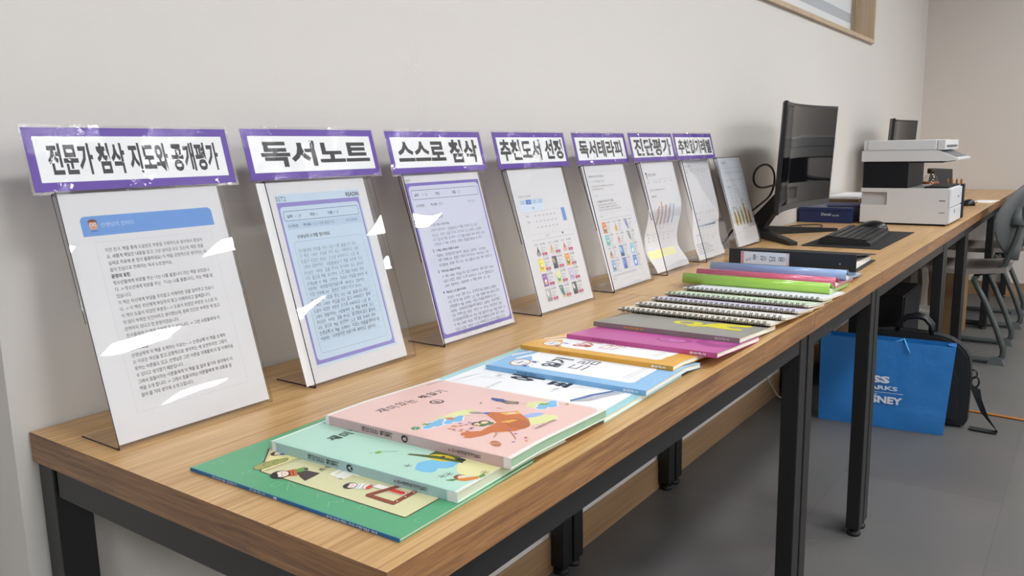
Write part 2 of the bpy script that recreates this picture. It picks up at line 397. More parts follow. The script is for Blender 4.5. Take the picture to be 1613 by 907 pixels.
# ceiling lights (the photograph shows them as reflections in the acrylic)
def ceiling_light(x, y, label):
    t = thing('ceiling_light', label, 'ceiling light', (x, y, CEIL), 0, 'panel lights on the ceiling')
    mb = MB()
    for a in ((-.32, .32, -.17, -.15), (-.32, .32, .15, .17), (-.32, -.3, -.15, .15), (.3, .32, -.15, .15)): mb.box(*a, -.02, -.0005, M_PVC)
    mb.build('frame', t)
    mb = MB(); mb.box(-.3, .3, -.15, .15, -.014, -.004, M_LAMP); mb.build('diffuser', t)
    return t
LX = (-1.7, .1, 1.6, 3.1, 4.8); LY = (-1.75, -3.65, -5.4, -7.7)
for j, y in enumerate(LY):
    for i, x in enumerate(LX):
        ceiling_light(x, y, 'white rectangular LED panel light set flat on the ceiling')

# ================================================================== TABLES
TABS = [(0, 1.217), (1.217, 1.836), (1.836, 3.037), (3.037, 3.657), (3.657, 4.85), (4.85, 6.0)]
TLAB = ['oak topped work table nearest the viewer, carrying the row of acrylic stands',
        'short oak topped table under the wire notebooks and plastic folders',
        'oak topped desk carrying the large black curved monitor and keyboard',
        'short oak topped desk under the white printer',
        'oak topped desk behind the printer with the glass bottle on it',
        'oak topped desk farthest away, against the right wall']
def table(x0, x1, lab):
    g = .0008; t = thing('table', lab, 'table', ((x0+x1)/2, -DEP/2, 0), 0, 'oak tables along the wall'); hw = (x1-x0)/2-g; hd = DEP/2
    mb = MB(); mb.box(-hw, hw, -hd, hd-.004, TOP-.0375, TOP, M_OAKEDGE, top=M_OAKTOP); mb.build('tabletop', t)
    zt = TOP-.0378; zb = zt-.040
    # legs and rails
    for sx in (-1, 1):
        for sy in (-1, 1):
            xa = sx*(hw-.052) if sx < 0 else hw-.052; xo = (-hw+.004, -hw+.048) if sx < 0 else (hw-.048, hw-.004)
            yo = (-hd+.012, -hd+.047) if sy < 0 else (hd-.043, hd-.007)
            mb = MB(); mb.box(xo[0], xo[1], yo[0], yo[1], .022, zt, M_STEEL, bevel=.0025); lg = mb.build('leg', t)
            mb = MB(); mb.lathe([(.006, .012), (.006, .022)], M_RUB, 10, ((xo[0]+xo[1])/2, (yo[0]+yo[1])/2, 0)); mb.lathe([(.017, 0), (.019, .004), (.017, .012), (.006, .013)], M_RUB, 16, ((xo[0]+xo[1])/2, (yo[0]+yo[1])/2, 0))
            mb.build('levelling_foot', lg)
    for y0 in (-hd+.014, hd-.041):
        mb = MB(); mb.box(-hw+.0485, hw-.0485, y0, y0+.031, zb, zt, M_STEEL, bevel=.002); mb.build('long_rail', t)
    for x0_ in (-hw+.0065, hw-.0435):
        mb = MB(); mb.box(x0_, x0_+.037, -hd+.0475, hd-.0475, zb, zt, M_STEEL, bevel=.002); mb.build('end_rail', t)
    return t
for (a, b_), l in zip(TABS, TLAB): table(a, b_, l)

# ================================================================== SIGN HOLDERS WITH PAGES AND PLACARDS
TILT = rad(16)
UPV = (0, math.sin(TILT), math.cos(TILT)); BKV = (0, math.cos(TILT), -math.sin(TILT))
def tl(u, v, d): return (u, v*UPV[1]+d*BKV[1], v*UPV[2]+d*BKV[2])
def slab(mb, u0, u1, v0, v1, d0, d1, face, edge, d0b=None, d1b=None):
    """tilted sheet; d0/d1 depth at v0, d0b/d1b at v1"""
    d0b = d0 if d0b is None else d0b; d1b = d1 if d1b is None else d1b
    vs = [tl(u0, v0, d0), tl(u1, v0, d0), tl(u1, v0, d1), tl(u0, v0, d1), tl(u0, v1, d0b), tl(u1, v1, d0b), tl(u1, v1, d1b), tl(u0, v1, d1b)]
    mb.add(vs, [(0, 1, 5, 4), (2, 3, 7, 6)], face); mb.add(vs, [(3, 0, 4, 7)], edge); mb.add(vs, [(0, 3, 2, 1), (1, 2, 6, 5), (4, 5, 6, 7)], M_ACRL)
AW = .2135
def holder(x, y, lab, rotz=0, back=.085):
    t = thing('sign_holder', lab, 'sign holder', (x, y, TOP+.0005), rotz, 'clear acrylic sign holders in a row')
    mb = MB(); slab(mb, 0, AW, .004, .305, -.0028, -.0006, M_ACR, M_ACRE); mb.build('front_panel', t)
    mb = MB(); slab(mb, 0, AW, .150, .3025, .0032, .0050, M_ACR, M_ACRE, .0085, .0103); slab(mb, 0, AW, .3025, .3050, -.0005, .0103, M_ACR, M_ACRE); mb.build('rear_flap', t)
    # foot: bends back from the lower edge
    mb = MB(); pts = [(-.0005, .0), (back, 0), (back, .0022), (.004, .0022), (.0022, .004), (-.0018, .004)]
    vs = [(0, p[0], p[1]) for p in pts]+[(AW, p[0], p[1]) for p in pts]; n = len(pts)
    mb.add(vs, [(i, (i+1) % n, (i+1) % n+n, i+n) for i in range(n)], M_ACRB); mb.add(vs, [tuple(range(n))], M_ACRE); mb.add(vs, [tuple(range(n, 2*n))], M_ACRL)
    mb.build('foot_panel', t)
    return t
def page_fn(x_off=0, wave=None):
    def f(u, v, d):
        s, k = wave(v) if wave else (0, 0)
        p = tl(u+x_off+s, v+.006, .0014-d)
        return (p[0], p[1]+k, p[2])
    return f
PW, PH = .21, .297
def page(idx, x, y, sheet, lab, rotz=0, x_off=.0017, wave=None, base=None):
    t = thing('printed_page', lab, 'page', (x, y, TOP+.0005), rotz, 'printed pages in the acrylic sign holders')
    fn = page_fn(x_off, wave); kn = None; mb = MB()
    vv = [0, PH]
    if wave: kn = [PH*i/26 for i in range(27)]; kn[0] -= .001; kn[-1] += .001; vv = [PH*i/26 for i in range(27)]
    mb.grid(lambda u, v: fn(u, v, 0), [0, PW], vv, base or M_PAPER)
    mb.build('paper', t)
    sheet.build('page_print', fn, t, knots=kn, axis=1, lift=.00012, step=.000008, clip=(0, 0, PW, PH))
    return t
def placard(x, y, z, title, lab, rotz=0, tilt=14, w=.268, h=.075, box=None):
    t = thing('title_placard', lab, 'placard', (x, y, z), rotz, 'purple bordered title placards')
    ti = rad(tilt); U = (math.sin(ti), math.cos(ti)); B = (math.cos(ti), -math.sin(ti))
    def fn(u, v, d): return (u, v*U[0]-d*B[0], v*U[1]-d*B[1])
    def sl(mb, u0, u1, v0, v1, d0, d1, m):
        vs = [fn(u, v, d) for d in (d0, d1) for (u, v) in ((u0, v0), (u1, v0), (u1, v1), (u0, v1))]
        mb.add(vs, [(0, 3, 2, 1), (4, 5, 6, 7), (0, 1, 5, 4), (1, 2, 6, 5), (2, 3, 7, 6), (3, 0, 4, 7)], m)
    mb = MB(); sl(mb, 0, w, 0, h, -.0006, 0, M_PUR); mb.build('border_card', t)
    s = Sheet(); s.rect(.0095, .0105, w-.0095, h-.0105, mat('placard_white', '#e8eaec', rough=.5))
    bx = box or (.022, .0185, w-.020, h-.0185); s.fit(title, *bx, M_BLK, bold=.036)
    s.build('title_print', fn, t, lift=.0001, step=.00004)
    g = .0034; mb = MB()
    vs = [fn(-g, -g, .0009), fn(w+g, -g, .0009), fn(w+g, h+g, .0009), fn(-g, h+g, .0009)]; mb.add(vs, [(0, 1, 2, 3)], M_LAM)
    vs2 = [fn(u, v, -.0003) for (u, v) in ((-g, -g), (w+g, -g), (w+g, h+g), (-g, h+g), (0, 0), (w, 0), (w, h), (0, h))]
    mb.add(vs2, [(0, 1, 5, 4), (1, 2, 6, 5), (2, 3, 7, 6), (3, 0, 4, 7)], M_LAMEDGE); mb.build('laminate_film', t, recalc=False)
    return t

INK = flat('#4a4c52'); INKL = flat('#85888e'); PEN = flat('#69737f'); GRID = flat('#c9ccd3'); LAV = flat('#8f86c4'); BLUEH = flat('#6f9ad6')
SENT = ['친구들에게 위로를 주는 나는 나를 돌봅니다 라는 책을 읽었다', '이 책은 나에게 부담을 주지 말고 이해하라고 말해 준다', '도움이 되었던 부분은 스스로 부족하다고 느낄 때 괜찮다고 한 말이다',
        '그래서 힘들어하는 사람들에게 이 책을 추천해 주고 싶다', '주인공은 어려운 일을 만나도 포기하지 않고 끝까지 노력했다', '나도 앞으로 책을 읽으면서 느낀 점을 자세히 적어 보려고 한다',
        '선생님께 이 책을 소개하는 이유는 마음을 편하게 해 주기 때문이다', '처음에는 어려웠지만 읽을수록 재미있고 감동적인 이야기였다', '가장 기억에 남는 장면은 가족이 다시 만나는 부분이었다']
def hand(s, u0, u1, v, size, m, i):
    """one handwritten line, words nudged up and down"""
    rnd = random.Random(i*7+3); x = u0
    for wd in (SENT[i % len(SENT)]+' '+SENT[(i*2+1) % len(SENT)]).split():
        wl = len(wd)*size*.80
        if x+wl > u1: break
        s.text(wd, x, v+rnd.uniform(-.06, .06)*size, size*rnd.uniform(.9, 1.1), m, shear=.12, sx=.86, rot=rnd.uniform(-1.5, 2)); x += wl+size*.45

# page 1
p1 = Sheet()
p1.rrect(.019, .2445, .193, .2685, .006, BLUEH, 'ab'); p1.ell(.033, .2575, .0052, .0062, flat('#d9a184')); p1.ell(.033, .2612, .0056, .0036, flat('#6b3a2a'), arc=(0, 180), n=10)
p1.rect(.0278, .2580, .0286, .2615, flat('#6b3a2a')); p1.rect(.0374, .2580, .0382, .2615, flat('#6b3a2a'))
for du in (-.0022, .0022): p1.ell(.033+du, .2582, .0017, .0017, flat('#ede6df'), n=10); p1.ell(.033+du, .2582, .0008, .0009, flat('#3a2a24'), n=8)
p1.line([(.0318, .2545), (.033, .2541), (.0342, .2545)], .0005, flat('#8a4234')); p1.ell(.033, .2495, .0045, .0028, flat('#4d7fbf'), arc=(0, 180), n=8)
p1.text('선생님의 한마디', .042, .2550, .0062, flat('#c8dcf2'))
p1.frame(.030, .030, .185, .2365, .0003, flat('#dcdfe4'))
P1 = ['지현 친구, 책을 통해 도움받은 부분을 구체적으로 찾아줘서 좋았어', '요. 새롭게 깨달은 내용을 읽고 그냥 넘어갈 수도 있는데, 배운 점을', '실제로 적용해 본 점이 훌륭하네요! 이 책을 긍정적으로 생각하는 마', '음이 진심으로 전해지는 독서 노트였어요.', '*문장의 표현',
      '청소년들에게 위로를 주는 나는 나를 돌봅니다 라는 책을 읽었습니', '다. -> 청소년에게 위로를 주는 『나는 나를 돌봅니다』라는 책을 읽', '었습니다.', '이 책은 자신에게 부담을 주지말고 이해하란 것을 알려주고 있습니', '다. -> 이 책은 자신에게 부담주지 말고 이해하라고 말해줍니다.',
      '이 책이 도움이 되었던 부분은~ -> 도움이 되었던 부분은 스스로 아', '직 많이 부족한 인간이라고 생각했는데, 원래 인간은 부족한 게 많고', '완벽하지 않다고 한 문장이었습니다.', '친구들에게 이 책을 추천해 주고 싶습니다. -> 그런 사람들에게 이', '책을 추천해 주고 싶습니다.', '*문장의 표현',
      '선생님에게 이 책을 소개하는 이유는~ -> 선생님께 이 책을 소개하', '는 이유는 자신을 믿고 긍정적으로 생각하는 게 당연하지만 그렇지', '못하는 어른들도 있고, 선생님은 그런 어른을 지혜롭게 더 잘 이해하실', '수 있다고 생각했기 때문입니다.', '그래서 힘들어하는 어른들에게 이 책을 잘 알려 줄거라 생각해서 이', '책을 소개 합니다. -> 그래서 힘들어하는 어른들에게 책 내용을 잘', '알려 줄 거라 생각해 소개 드립니다.']
for i, l in enumerate(P1):
    bd = l.startswith('*'); p1.text(l.lstrip('*'), .0395, .2245-.00805*i, .0053, M_BLK if bd else INK, bold=.03 if bd else .0, sx=.90)
# page 2: scanned reading note
p2 = Sheet(); PALE = flat('#c3d5e3'); PALE2 = flat('#b3c9dd'); M_NAVY = flat('#3a4678')
p2.rect(.027, .022, .193, .279, PALE); p2.rect(.027, .0255, .190, .2665, LAV); p2.rrect(.0305, .031, .187, .2600, .006, PALE)
p2.text('SST2', .027, .2688, .0095, INK); p2.text('READIN', .164, .2690, .0090, M_BLK, bold=.03, sx=.9)
p2.rrect(.0345, .2385, .183, .2535, .003, M_NAVY); p2.rrect(.0352, .2392, .1823, .2528, .0026, PALE); p2.rect(.036, .2255, .184, .2365, PALE2)
for t_, u in (('날짜', .040), ('학년', .083), ('이름', .118)): p2.text(t_, u, .2435, .0055, M_BLK, bold=.02)
for t_, u in (('1 / 28', .053), ('6', .095), ('서 울', .129)): p2.text(t_, u, .2435, .0055, PEN, shear=.2)
for t_, u in (('도서번호', .038), ('책 제목', .066)): p2.text(t_, u, .2290, .0050, M_BLK, bold=.01)
p2.text('나는 나를 돌봅니다', .083, .2290, .0055, PEN, shear=.15); p2.text('작가 박진희', .152, .2290, .0048, INK)
p2.text('선생님께 소개할 점이에요', .049, .2120, .0060, M_BLK, bold=.02)
p2.rrect(.040, .040, .178, .2070, .006, flat('#8a97a8')); p2.rrect(.0404, .0404, .1776, .2066, .0056, PALE)
for i in range(17):
    v = .1910-.0083*i; p2.line([(.042, v-.0018), (.176, v-.0018)], .0002, flat('#a3b3c4')); hand(p2, .0445, .171, v, .0062, PEN, i)
# page 3: second reading note
p3 = Sheet(); LAVP = flat('#cfd3e2')
p3.rect(.004, .008, .206, .283, flat('#7b6cb8')); p3.rrect(.0085, .014, .2025, .2775, .008, LAVP); p3.text('SST1', .006, .2850, .007, INK)
p3.rrect(.0125, .2530, .1985, .2700, .004, M_NAVY); p3.rrect(.0133, .2538, .1977, .2692, .0035, LAVP)
for t_, u in (('날짜', .019), ('학년', .075), ('이름', .120)): p3.text(t_, u, .2590, .0062, M_BLK, bold=.02)
for t_, u in (('1 / 26', .038), ('1 2', .135)): p3.text(t_, u, .2590, .0066, PEN, shear=.2)
for t_, u in (('도서번호', .018), ('책 제목', .056)): p3.text(t_, u, .2400, .0058, M_BLK, bold=.01)
p3.text('편지', .077, .2400, .0062, PEN); p3.text('작가 고은', .160, .2400, .0055, PEN)
p3.text('책 소개서 쓰기', .033, .2170, .0075, M_BLK, bold=.03)
hv = .2040; li = 3
for n_, q_, cnt in (('1', '내가 읽은 책을 소개해 주세요', 4), ('2', '이 책을 소개하는 이유를 써 보세요', 3), ('3', '기억에 남는 내용을 써 주세요', 3), ('4', '책을 읽고 느낀 점을 써 보세요', 9)):
    p3.text(n_, .031, hv, .0075, M_BLK, bold=.01); p3.text(q_, .039, hv, .0052, M_BLK, bold=.01, sx=.85); hv -= .0098
    for _ in range(cnt): hand(p3, .038, .193, hv, .0062, PEN, li); li += 1; hv -= .0083
    hv -= .0028
def thumb(s, u, v, w_, h_, c, kind, c2, c3='#ffffff'):
    m = flat(c); m2 = flat(c2); m3 = flat(c3)
    if kind == 0: s.rect(u, v, u+w_, v+h_, m); s.text('책이야기', u+.002, v+h_*.74, w_*.2, m3); s.ell(u+w_*.5, v+h_*.33, w_*.3, h_*.2, m2); s.ell(u+w_*.55, v+h_*.45, w_*.15, h_*.1, m3)
    elif kind == 1: s.ell(u+w_*.5, v+h_*.2, w_*.45, h_*.2, m); s.poly([(u+w_*.2, v+h_*.3), (u+w_*.75, v+h_*.35), (u+w_*.55, v+h_*.8)], m2); s.text('이야기', u, v+h_*.85, w_*.26, INK)
    elif kind == 2: s.poly([(u, v+h_), (u+w_*.8, v+h_), (u+w_, v), (u+w_*.35, v+h_*.35)], m); s.rect(u+w_*.5, v, u+w_, v+h_*.16, m2); s.text('책', u+w_*.2, v+h_*.7, w_*.4, m3)
    else: s.rect(u, v, u+w_, v+h_, m); s.ell(u+w_*.3, v+h_*.65, w_*.2, h_*.25, m2, rot=20); s.rect(u, v, u+w_, v+h_*.28, m3)
def listing(s, u, v, w_, h_, button=True):
    s.text('도서 제목', u+w_+.003, v+h_-.004, .0048, INK, bold=.01)
    for i, tx in enumerate(('지은이 글', '출판사', '대상', '쪽수 안내')): s.text(tx, u+w_+.004, v+h_-.0115-.0058*i, .0040, INKL)
    if button: s.rrect(u+w_+.0035, v+.001, u+w_+.0215, v+.0065, .001, flat('#c0486f')); s.text('담기', u+w_+.0095, v+.0025, .0034, M_WHITE)
p4 = Sheet()
p4.text('추천도서 선정 목록', .021, .2375, .0058, INKL)
for i in range(4): p4.rrect(.022+.0215*i, .2225, .042+.0215*i, .2325, .001, flat('#5b82c8') if i == 1 else flat('#b9d3ea')); p4.text('학년', .028+.0215*i, .2255, .0045, M_WHITE if i == 1 else INK)
p4.rect(.022, .2085, .108, .2215, flat('#d5e4f1')); p4.text('검색', .060, .2120, .0056, M_BLK, bold=.01)
p4.frame(.028, .1590, .185, .2075, .0004, GRID); p4.rect(.168, .1790, .182, .2080, flat('#6e95d6'))
for r_ in range(3):
    p4.text(('주제', '영역', '')[r_] or ' . ', .032, .1960-.0125*r_, .0052, INK)
    for c_ in range(6): p4.text('선택', .062+.0145*c_, .1960-.0125*r_, .0040, INK)
p4.line([(.088, .1560), (.150, .1560)], .0003, GRID); p4.text('◎ 추천', .085, .1515, .0045, INKL); p4.ell(.152, .1535, .003, .003, INK, n=8)
for k in range(16): p4.line([(.034+.0102*k, .1470), (.042+.0102*k, .1470)], .0005, INKL)
TH4 = [('#9fa3ab', 1, '#4a4038'), ('#d9c29a', 1, '#c8a060'), ('#e7b5b0', 1, '#d0606a'), ('#e8d84a', 0, '#c8a838'), ('#4c5668', 3, '#d8b070', '#3c4658'), ('#e6a345', 0, '#4f8c4a'),
       ('#8a5aa8', 0, '#e0b088'), ('#e3e2a8', 0, '#4f9a50'), ('#cfc6dd', 0, '#a99cc4'), ('#b8b8b4', 3, '#efefec', '#94938e'), ('#4f8270', 2, '#e0c030'), ('#5c5f62', 3, '#ececec', '#46484a')]
for i, th in enumerate(TH4):
    u, v = .036+.051*(i % 3), .1130-.0315*(i//3); thumb(p4, u, v, .0175, .0265, *th); listing(p4, u, v, .0175, .0265)
p5 = Sheet()
p5.line([(.018, .283), (.19, .283)], .0003, GRID); p5.text('TERRAPIN PRACTICE READING', .019, .2680, .0068, INK, sx=.8); p5.text('1. 2. 3. 추천 영역별 독서 목록', .024, .2560, .0056, INKL)
p5.text('이야기를 읽으며 느끼는 마음을 함께 나누고 생각해 보는 시간', .024, .2450, .0046, INK); p5.text('독서테라피 활동을 소개합니다', .024, .2380, .0046, INK)
p5.text('주제', .031, .2215, .0052, INKL); p5.line([(.05, .2230), (.185, .2230)], .0003, GRID)
p5.text('1. 마음을 다독이는 책 읽기 활동', .031, .2070, .0064, M_BLK, bold=.01)
for i in range(3): p5.text(SENT[i+2][:26+3*i], .031, .1995-.0062*i, .0046, INK)
p5.line([(.03, .1815), (.19, .1815)], .0003, GRID); p5.text('목록', .031, .1720, .0052, INKL)
for k in range(15): p5.line([(.031+.0105*k, .1665), (.039+.0105*k, .1665)], .0005, INKL)
TH5 = [('#e08a4a', 0, '#6a6a70'), ('#e8c48a', 1, '#d8a040'), ('#8f88bf', 2, '#b9b4da'), ('#8fcfd4', 0, '#78b070'), ('#e9b8bc', 1, '#d0606a'), ('#8b8e88', 2, '#e8e2c0'),
       ('#e0b090', 1, '#8a4a38'), ('#5b8cd0', 3, '#cfe0f4', '#38507a'), ('#86c4dc', 0, '#e8f2f6'), ('#8fb4e0', 0, '#8a7a68'), ('#6a78c0', 3, '#8fa0dc', '#4f62b0'), ('#4f88d8', 0, '#dfe8f4')]
for i, th in enumerate(TH5):
    u, v = .028+.056*(i % 3), .1330-.0305*(i//3); thumb(p5, u, v, .0185, .0270, *th); listing(p5, u, v, .0185, .0270, False)
p5.text('위 도서는 학년과 주제에 따라 달라질 수 있으며 상담 후 안내해 드립니다', .018, .0300, .0046, INK, sx=.9); p5.text('문의 안내', .018, .0230, .0045, INKL); p5.line([(.016, .019), (.19, .019)], .0003, GRID)
p6 = Sheet()
p6.poly([(.022, .2700), (.031, .2700), (.031, .2530), (.027, .2530), (.0265, .2640), (.022, .2640)], flat('#8a6a3a')); p6.text('진단평가 결과지', .034, .2600, .0078, INK, bold=.01)
p6.line([(.02, .2500), (.19, .2500)], .0004, INKL)
for i, tx in enumerate(('이름', '학년 검사', '날짜', '점수', '등급')): p6.text(tx, .024+.036*i, .2410, .0055, INKL)
p6.text('독서 능력 검사 영역별 결과를 안내합니다', .026, .2195, .0055, INK); p6.text('영역별 점수', .028, .2020, .0065, M_BLK, bold=.01)
for i, (a, b2) in enumerate(((.046, .052), (.064, .051), (.053, .053), (.046, .055), (0, .053))):
    u = .052+.0235*i
    if a: p6.rect(u, .125, u+.007, .125+a, flat('#e3a266'))
    p6.rect(u+.0075, .125, u+.0145, .125+b2, flat('#7fa6d8')); p6.text('영역', u+.002, .1185, .0045, INKL)
p6.text('나의 점수  평균', .082, .1120, .0045, INKL); p6.line([(.01, .0990), (.185, .0990)], .0004, INKL); p6.text('평가', .012, .1010, .0058, INK)
for r_ in range(2):
    for i in range(5): p6.text(('어휘', '사실', '추론', '비판', '종합')[i], .022+.031*i, .0900-.0100*r_, .0046, INK)
p6.rect(.010, .0345, .175, .0555, flat('#eee9ac'))
for i in range(6): p6.text('우수', .018+.026*i, .0430, .0050, INK)
p7 = Sheet()
p7.text('추천 읽기 레벨', .020, .2760, .0070, INK); p7.line([(.02, .2690), (.19, .2690)], .0004, INKL)
for i in range(6): p7.text(('단계', '레벨', '권수')[i % 3], .025+.028*i, .2590+.003*(i % 2), .0056, INK)
for r_ in range(8): p7.line([(.022, .2440-.0130*r_), (.19, .2440-.0130*r_)], .0002, flat('#e2e4e8'))
for i in range(6): p7.text(('초급', '중급', '고급')[i % 3], .026+.026*i, .1360, .0058, INK)
p7.text('나의 위치', .028, .1150, .0065, INK)
for i in range(14): p7.rect(.034+.0105*i, .0950, .0446+.0105*i, .1005, flat('#%02x%02x%02x' % (200-9*i, 214-8*i, 222-7*i)))
p7.line([(.092, .1020), (.092, .1120)], .0008, INK)
for i in range(5): p7.text('단계', .050+.026*i, .0870, .0050, INK)
p7.text('세부 결과', .024, .0690, .0062, INK); p7.line([(.02, .0660), (.19, .0660)], .0003, INKL)
for r_ in range(2):
    for i in range(4): p7.text(('읽기', '쓰기', '듣기', '어휘')[i], .028+.040*i, .0580-.0070*r_, .0050, flat('#9a9a4a') if i == 2 else INK)
for i in range(5): p7.text(SENT[i][:22+(i*5) % 12], .014, .0420-.0065*i, .0050, INK)
p8 = Sheet(); GT = flat('#e6ebf1')
p8.rect(.0, .105, .21, .297, GT); p8.text('종합 평가 2', .040, .2770, .0085, INK, bold=.01); p8.line([(.03, .2620), (.20, .2620)], .0005, INKL)
for r_ in range(2):
    for i in range(6): p8.text(('영역', '점수', '평균')[(i+r_) % 3], .045+.026*i, .2440-.0260*r_, .0070, flat('#9aa83a') if (i == 1 and r_) else INK)
p8.text('영역별 수준', .036, .1950, .0080, INK); p8.line([(.03, .1900), (.20, .1900)], .0004, INKL)
for r_ in range(4):
    for i in range(4): p8.text('보통', .050+.034*i, .1800-.0110*r_, .0055, INKL)
p8.text('영역별 점수', .036, .1250, .0080, INK)
for i, (a, c) in enumerate(((.055, 0), (.055, 0), (.060, 1), (.085, 2), (.052, 0))):
    u = .040+.031*i; p8.rect(u, .070, u+.006, .070+a, flat('#b8a040')); p8.rect(u+.006, .070, u+.012, .070+a*.8, flat('#5f8f8a' if c == 1 else '#8a7a38')); p8.rect(u+.012, .070, u+.017, .070+a*.62, flat('#d98a5a' if c == 2 else '#c8b058'))
p8.line([(.036, .069), (.195, .069)], .0005, INKL); p8.text('나의 점수', .085, .0540, .0065, INKL)

YS = -.1655
def hump(t_, a, pk, e):
    if t_ < a: return 0
    if t_ < pk: q = (t_-a)/(pk-a); return .5-.5*math.cos(PI*q)
    q = (t_-pk)/(1-pk); return e+(1-e)*(.5+.5*math.cos(PI*q))
def wave6(v):
    t_ = 1-v/PH; return (-.012*hump(t_, .2, .8, .5), .038*hump(t_, .36, .80, .55))
def wave7(v):
    t_ = 1-v/PH; return (-.004*t_, .020*hump(t_, .45, .85, .75))
HOLD = [(.0265, YS, 0), (.316, YS, .6), (.601, YS, .0), (.901, YS, 0), (1.208, YS+.002, 1.2), (1.500, YS+.005, .8), (1.776, YS+.010, 1.5), (2.112, YS+.04, 0)]
ORD = ['nearest the camera at the table end', 'second from the table end, its page poking out left', 'third from the table end, with the purple framed page', 'fourth from the table end, with the book catalogue page',
       'fifth from the table end, over the table joint', 'sixth from the table end, with the curled page', 'seventh from the table end, half hiding the last one', 'farthest from the camera, without a placard on top']
for (x, y, r_), o_ in zip(HOLD, ORD): holder(x, y, 'clear acrylic sign holder '+o_, rad(r_))
PAGES = [(p1, 'white page with a blue header bar and dense typed Korean text', .0017, None), (p2, 'pale blue handwritten page with lavender frame, marked READIN', -.013, None), (p3, 'handwritten lavender page framed in purple with four numbered sections', .0005, None),
         (p4, 'white page of book covers with pink buttons in four rows', .0017, None), (p5, 'white page of book covers in rows of orange and blue below text', -.003, None), (p6, 'curled white page with orange and blue bar chart and yellow strip', 0, wave6),
         (p7, 'white page with a grey level bar and ruled text lines below', -.003, wave7), (p8, 'grey tinted page with olive bar chart in the last holder', .0017, None)]
for i, ((x, y, r_), (s_, lab, xo, wv)) in enumerate(zip(HOLD, PAGES)): page(i, x, y, s_, lab, rad(r_), xo, wv)
TITLES = [('전문가 첨삭 지도와 공개평가', .005, 1.0245, 1.2, None), ('독서노트', .294, 1.0255, 2.6, (.027, .0180, .250, .0575)), ('스스로 첨삭', .580, 1.0240, 1.4, (.022, .0160, .250, .0600)), ('추천도서 선정', .880, 1.0240, .3, (.016, .0160, .252, .0600)),
          ('독서테라피', 1.182, 1.0240, 1.8, (.022, .0160, .240, .0580)), ('진단평가', 1.456, 1.0250, .8, (.022, .0140, .248, .0610)), ('추천읽기레벨', 1.727, 1.0250, -.6, (.020, .0160, .252, .0580))]
PLAB = ['purple bordered placard with the longest title, 전문가 첨삭 지도와 공개평가, nearest the camera', 'creased purple bordered placard with four wide letters, 독서노트', 'purple bordered placard reading 스스로 첨삭, third from the table end', 'purple bordered placard reading 추천도서 선정, over the page with pink buttons',
        'purple bordered placard reading 독서테라피, fifth from the table end', 'purple bordered placard reading 진단평가, over the curled chart page', 'purple bordered placard reading 추천읽기레벨, farthest from the camera']
for (tx, x, z_, r_, bx), lab in zip(TITLES, PLAB): placard(x, -.0835, z_, tx, lab, rad(r_), box=bx)

# ================================================================== BOOKS, NOTEBOOKS, FOLDERS (fanned along the table front)
DX = .004; NS = 620
SUP = [0.0]*NS
def support(x): return SUP[max(0, min(NS-1, int(round(x/DX))))]
def rest(x0, w, sag=.0):
    """height of the underside at evenly spread knots: the taut sheet over what lies below"""
    i0, i1 = int(round(x0/DX)), int(round((x0+w)/DX)); P = [(i*DX, SUP[i]) for i in range(i0, i1+1)]
    H = []
    for p in P:
        while len(H) >= 2 and (H[-1][0]-H[-2][0])*(p[1]-H[-2][1])-(H[-1][1]-H[-2][1])*(p[0]-H[-2][0]) >= 0: H.pop()
        H.append(p)
    def z(x):
        if x <= H[0][0]: return H[0][1]
        for a, b_ in zip(H, H[1:]):
            if x <= b_[0]: return a[1]+(b_[1]-a[1])*(x-a[0])/(b_[0]-a[0])
        return H[-1][1]
    us = [w*k/14 for k in range(15)]; zs = [z(x0+u)+.0004 for u in us]
    for _ in range(2): zs = [zs[0]]+[max((zs[k-1]+2*zs[k]+zs[k+1])/4, max(support(x0+us[k]+q*DX) for q in (-1, 0, 1))+.0003) for k in range(1, 14)]+[zs[-1]]
    return us, zs
def raise_sup(x0, us, zt):
    for i in range(NS):
        u = i*DX-x0
        if -1e-6 <= u <= us[-1]+1e-6: SUP[i] = max(SUP[i], interp(us, zt, u))
def interp(us, zs, u):
    if u <= us[0]: return zs[0]
    for k in range(len(us)-1):
        if u <= us[k+1]: return zs[k]+(zs[k+1]-zs[k])*(u-us[k])/(us[k+1]-us[k])
    return zs[-1]
def layer(mb, us, zb, zt, y0, y1, m, sidem=None):
    """solid strip between two profiles"""
    n = len(us); vs = []
    for y in (y0, y1):
        for k in range(n): vs.append((us[k], y, zb[k])); vs.append((us[k], y, zt[k]))
    o = 2*n
    for k in range(n-1):
        a = 2*k
        mb.add([vs[a+1], vs[a+3], vs[o+a+3], vs[o+a+1]], [(0, 1, 2, 3)], m); mb.add([vs[a], vs[a+2], vs[o+a+2], vs[o+a]], [(3, 2, 1, 0)], m)
        mb.add([vs[a], vs[a+2], vs[a+3], vs[a+1]], [(0, 1, 2, 3)], sidem or m); mb.add([vs[o+a], vs[o+a+2], vs[o+a+3], vs[o+a+1]], [(3, 2, 1, 0)], sidem or m)
    for a in (0, 2*n-2): mb.add([vs[a], vs[a+1], vs[o+a+1], vs[o+a]], [(0, 1, 2, 3)], sidem or m)
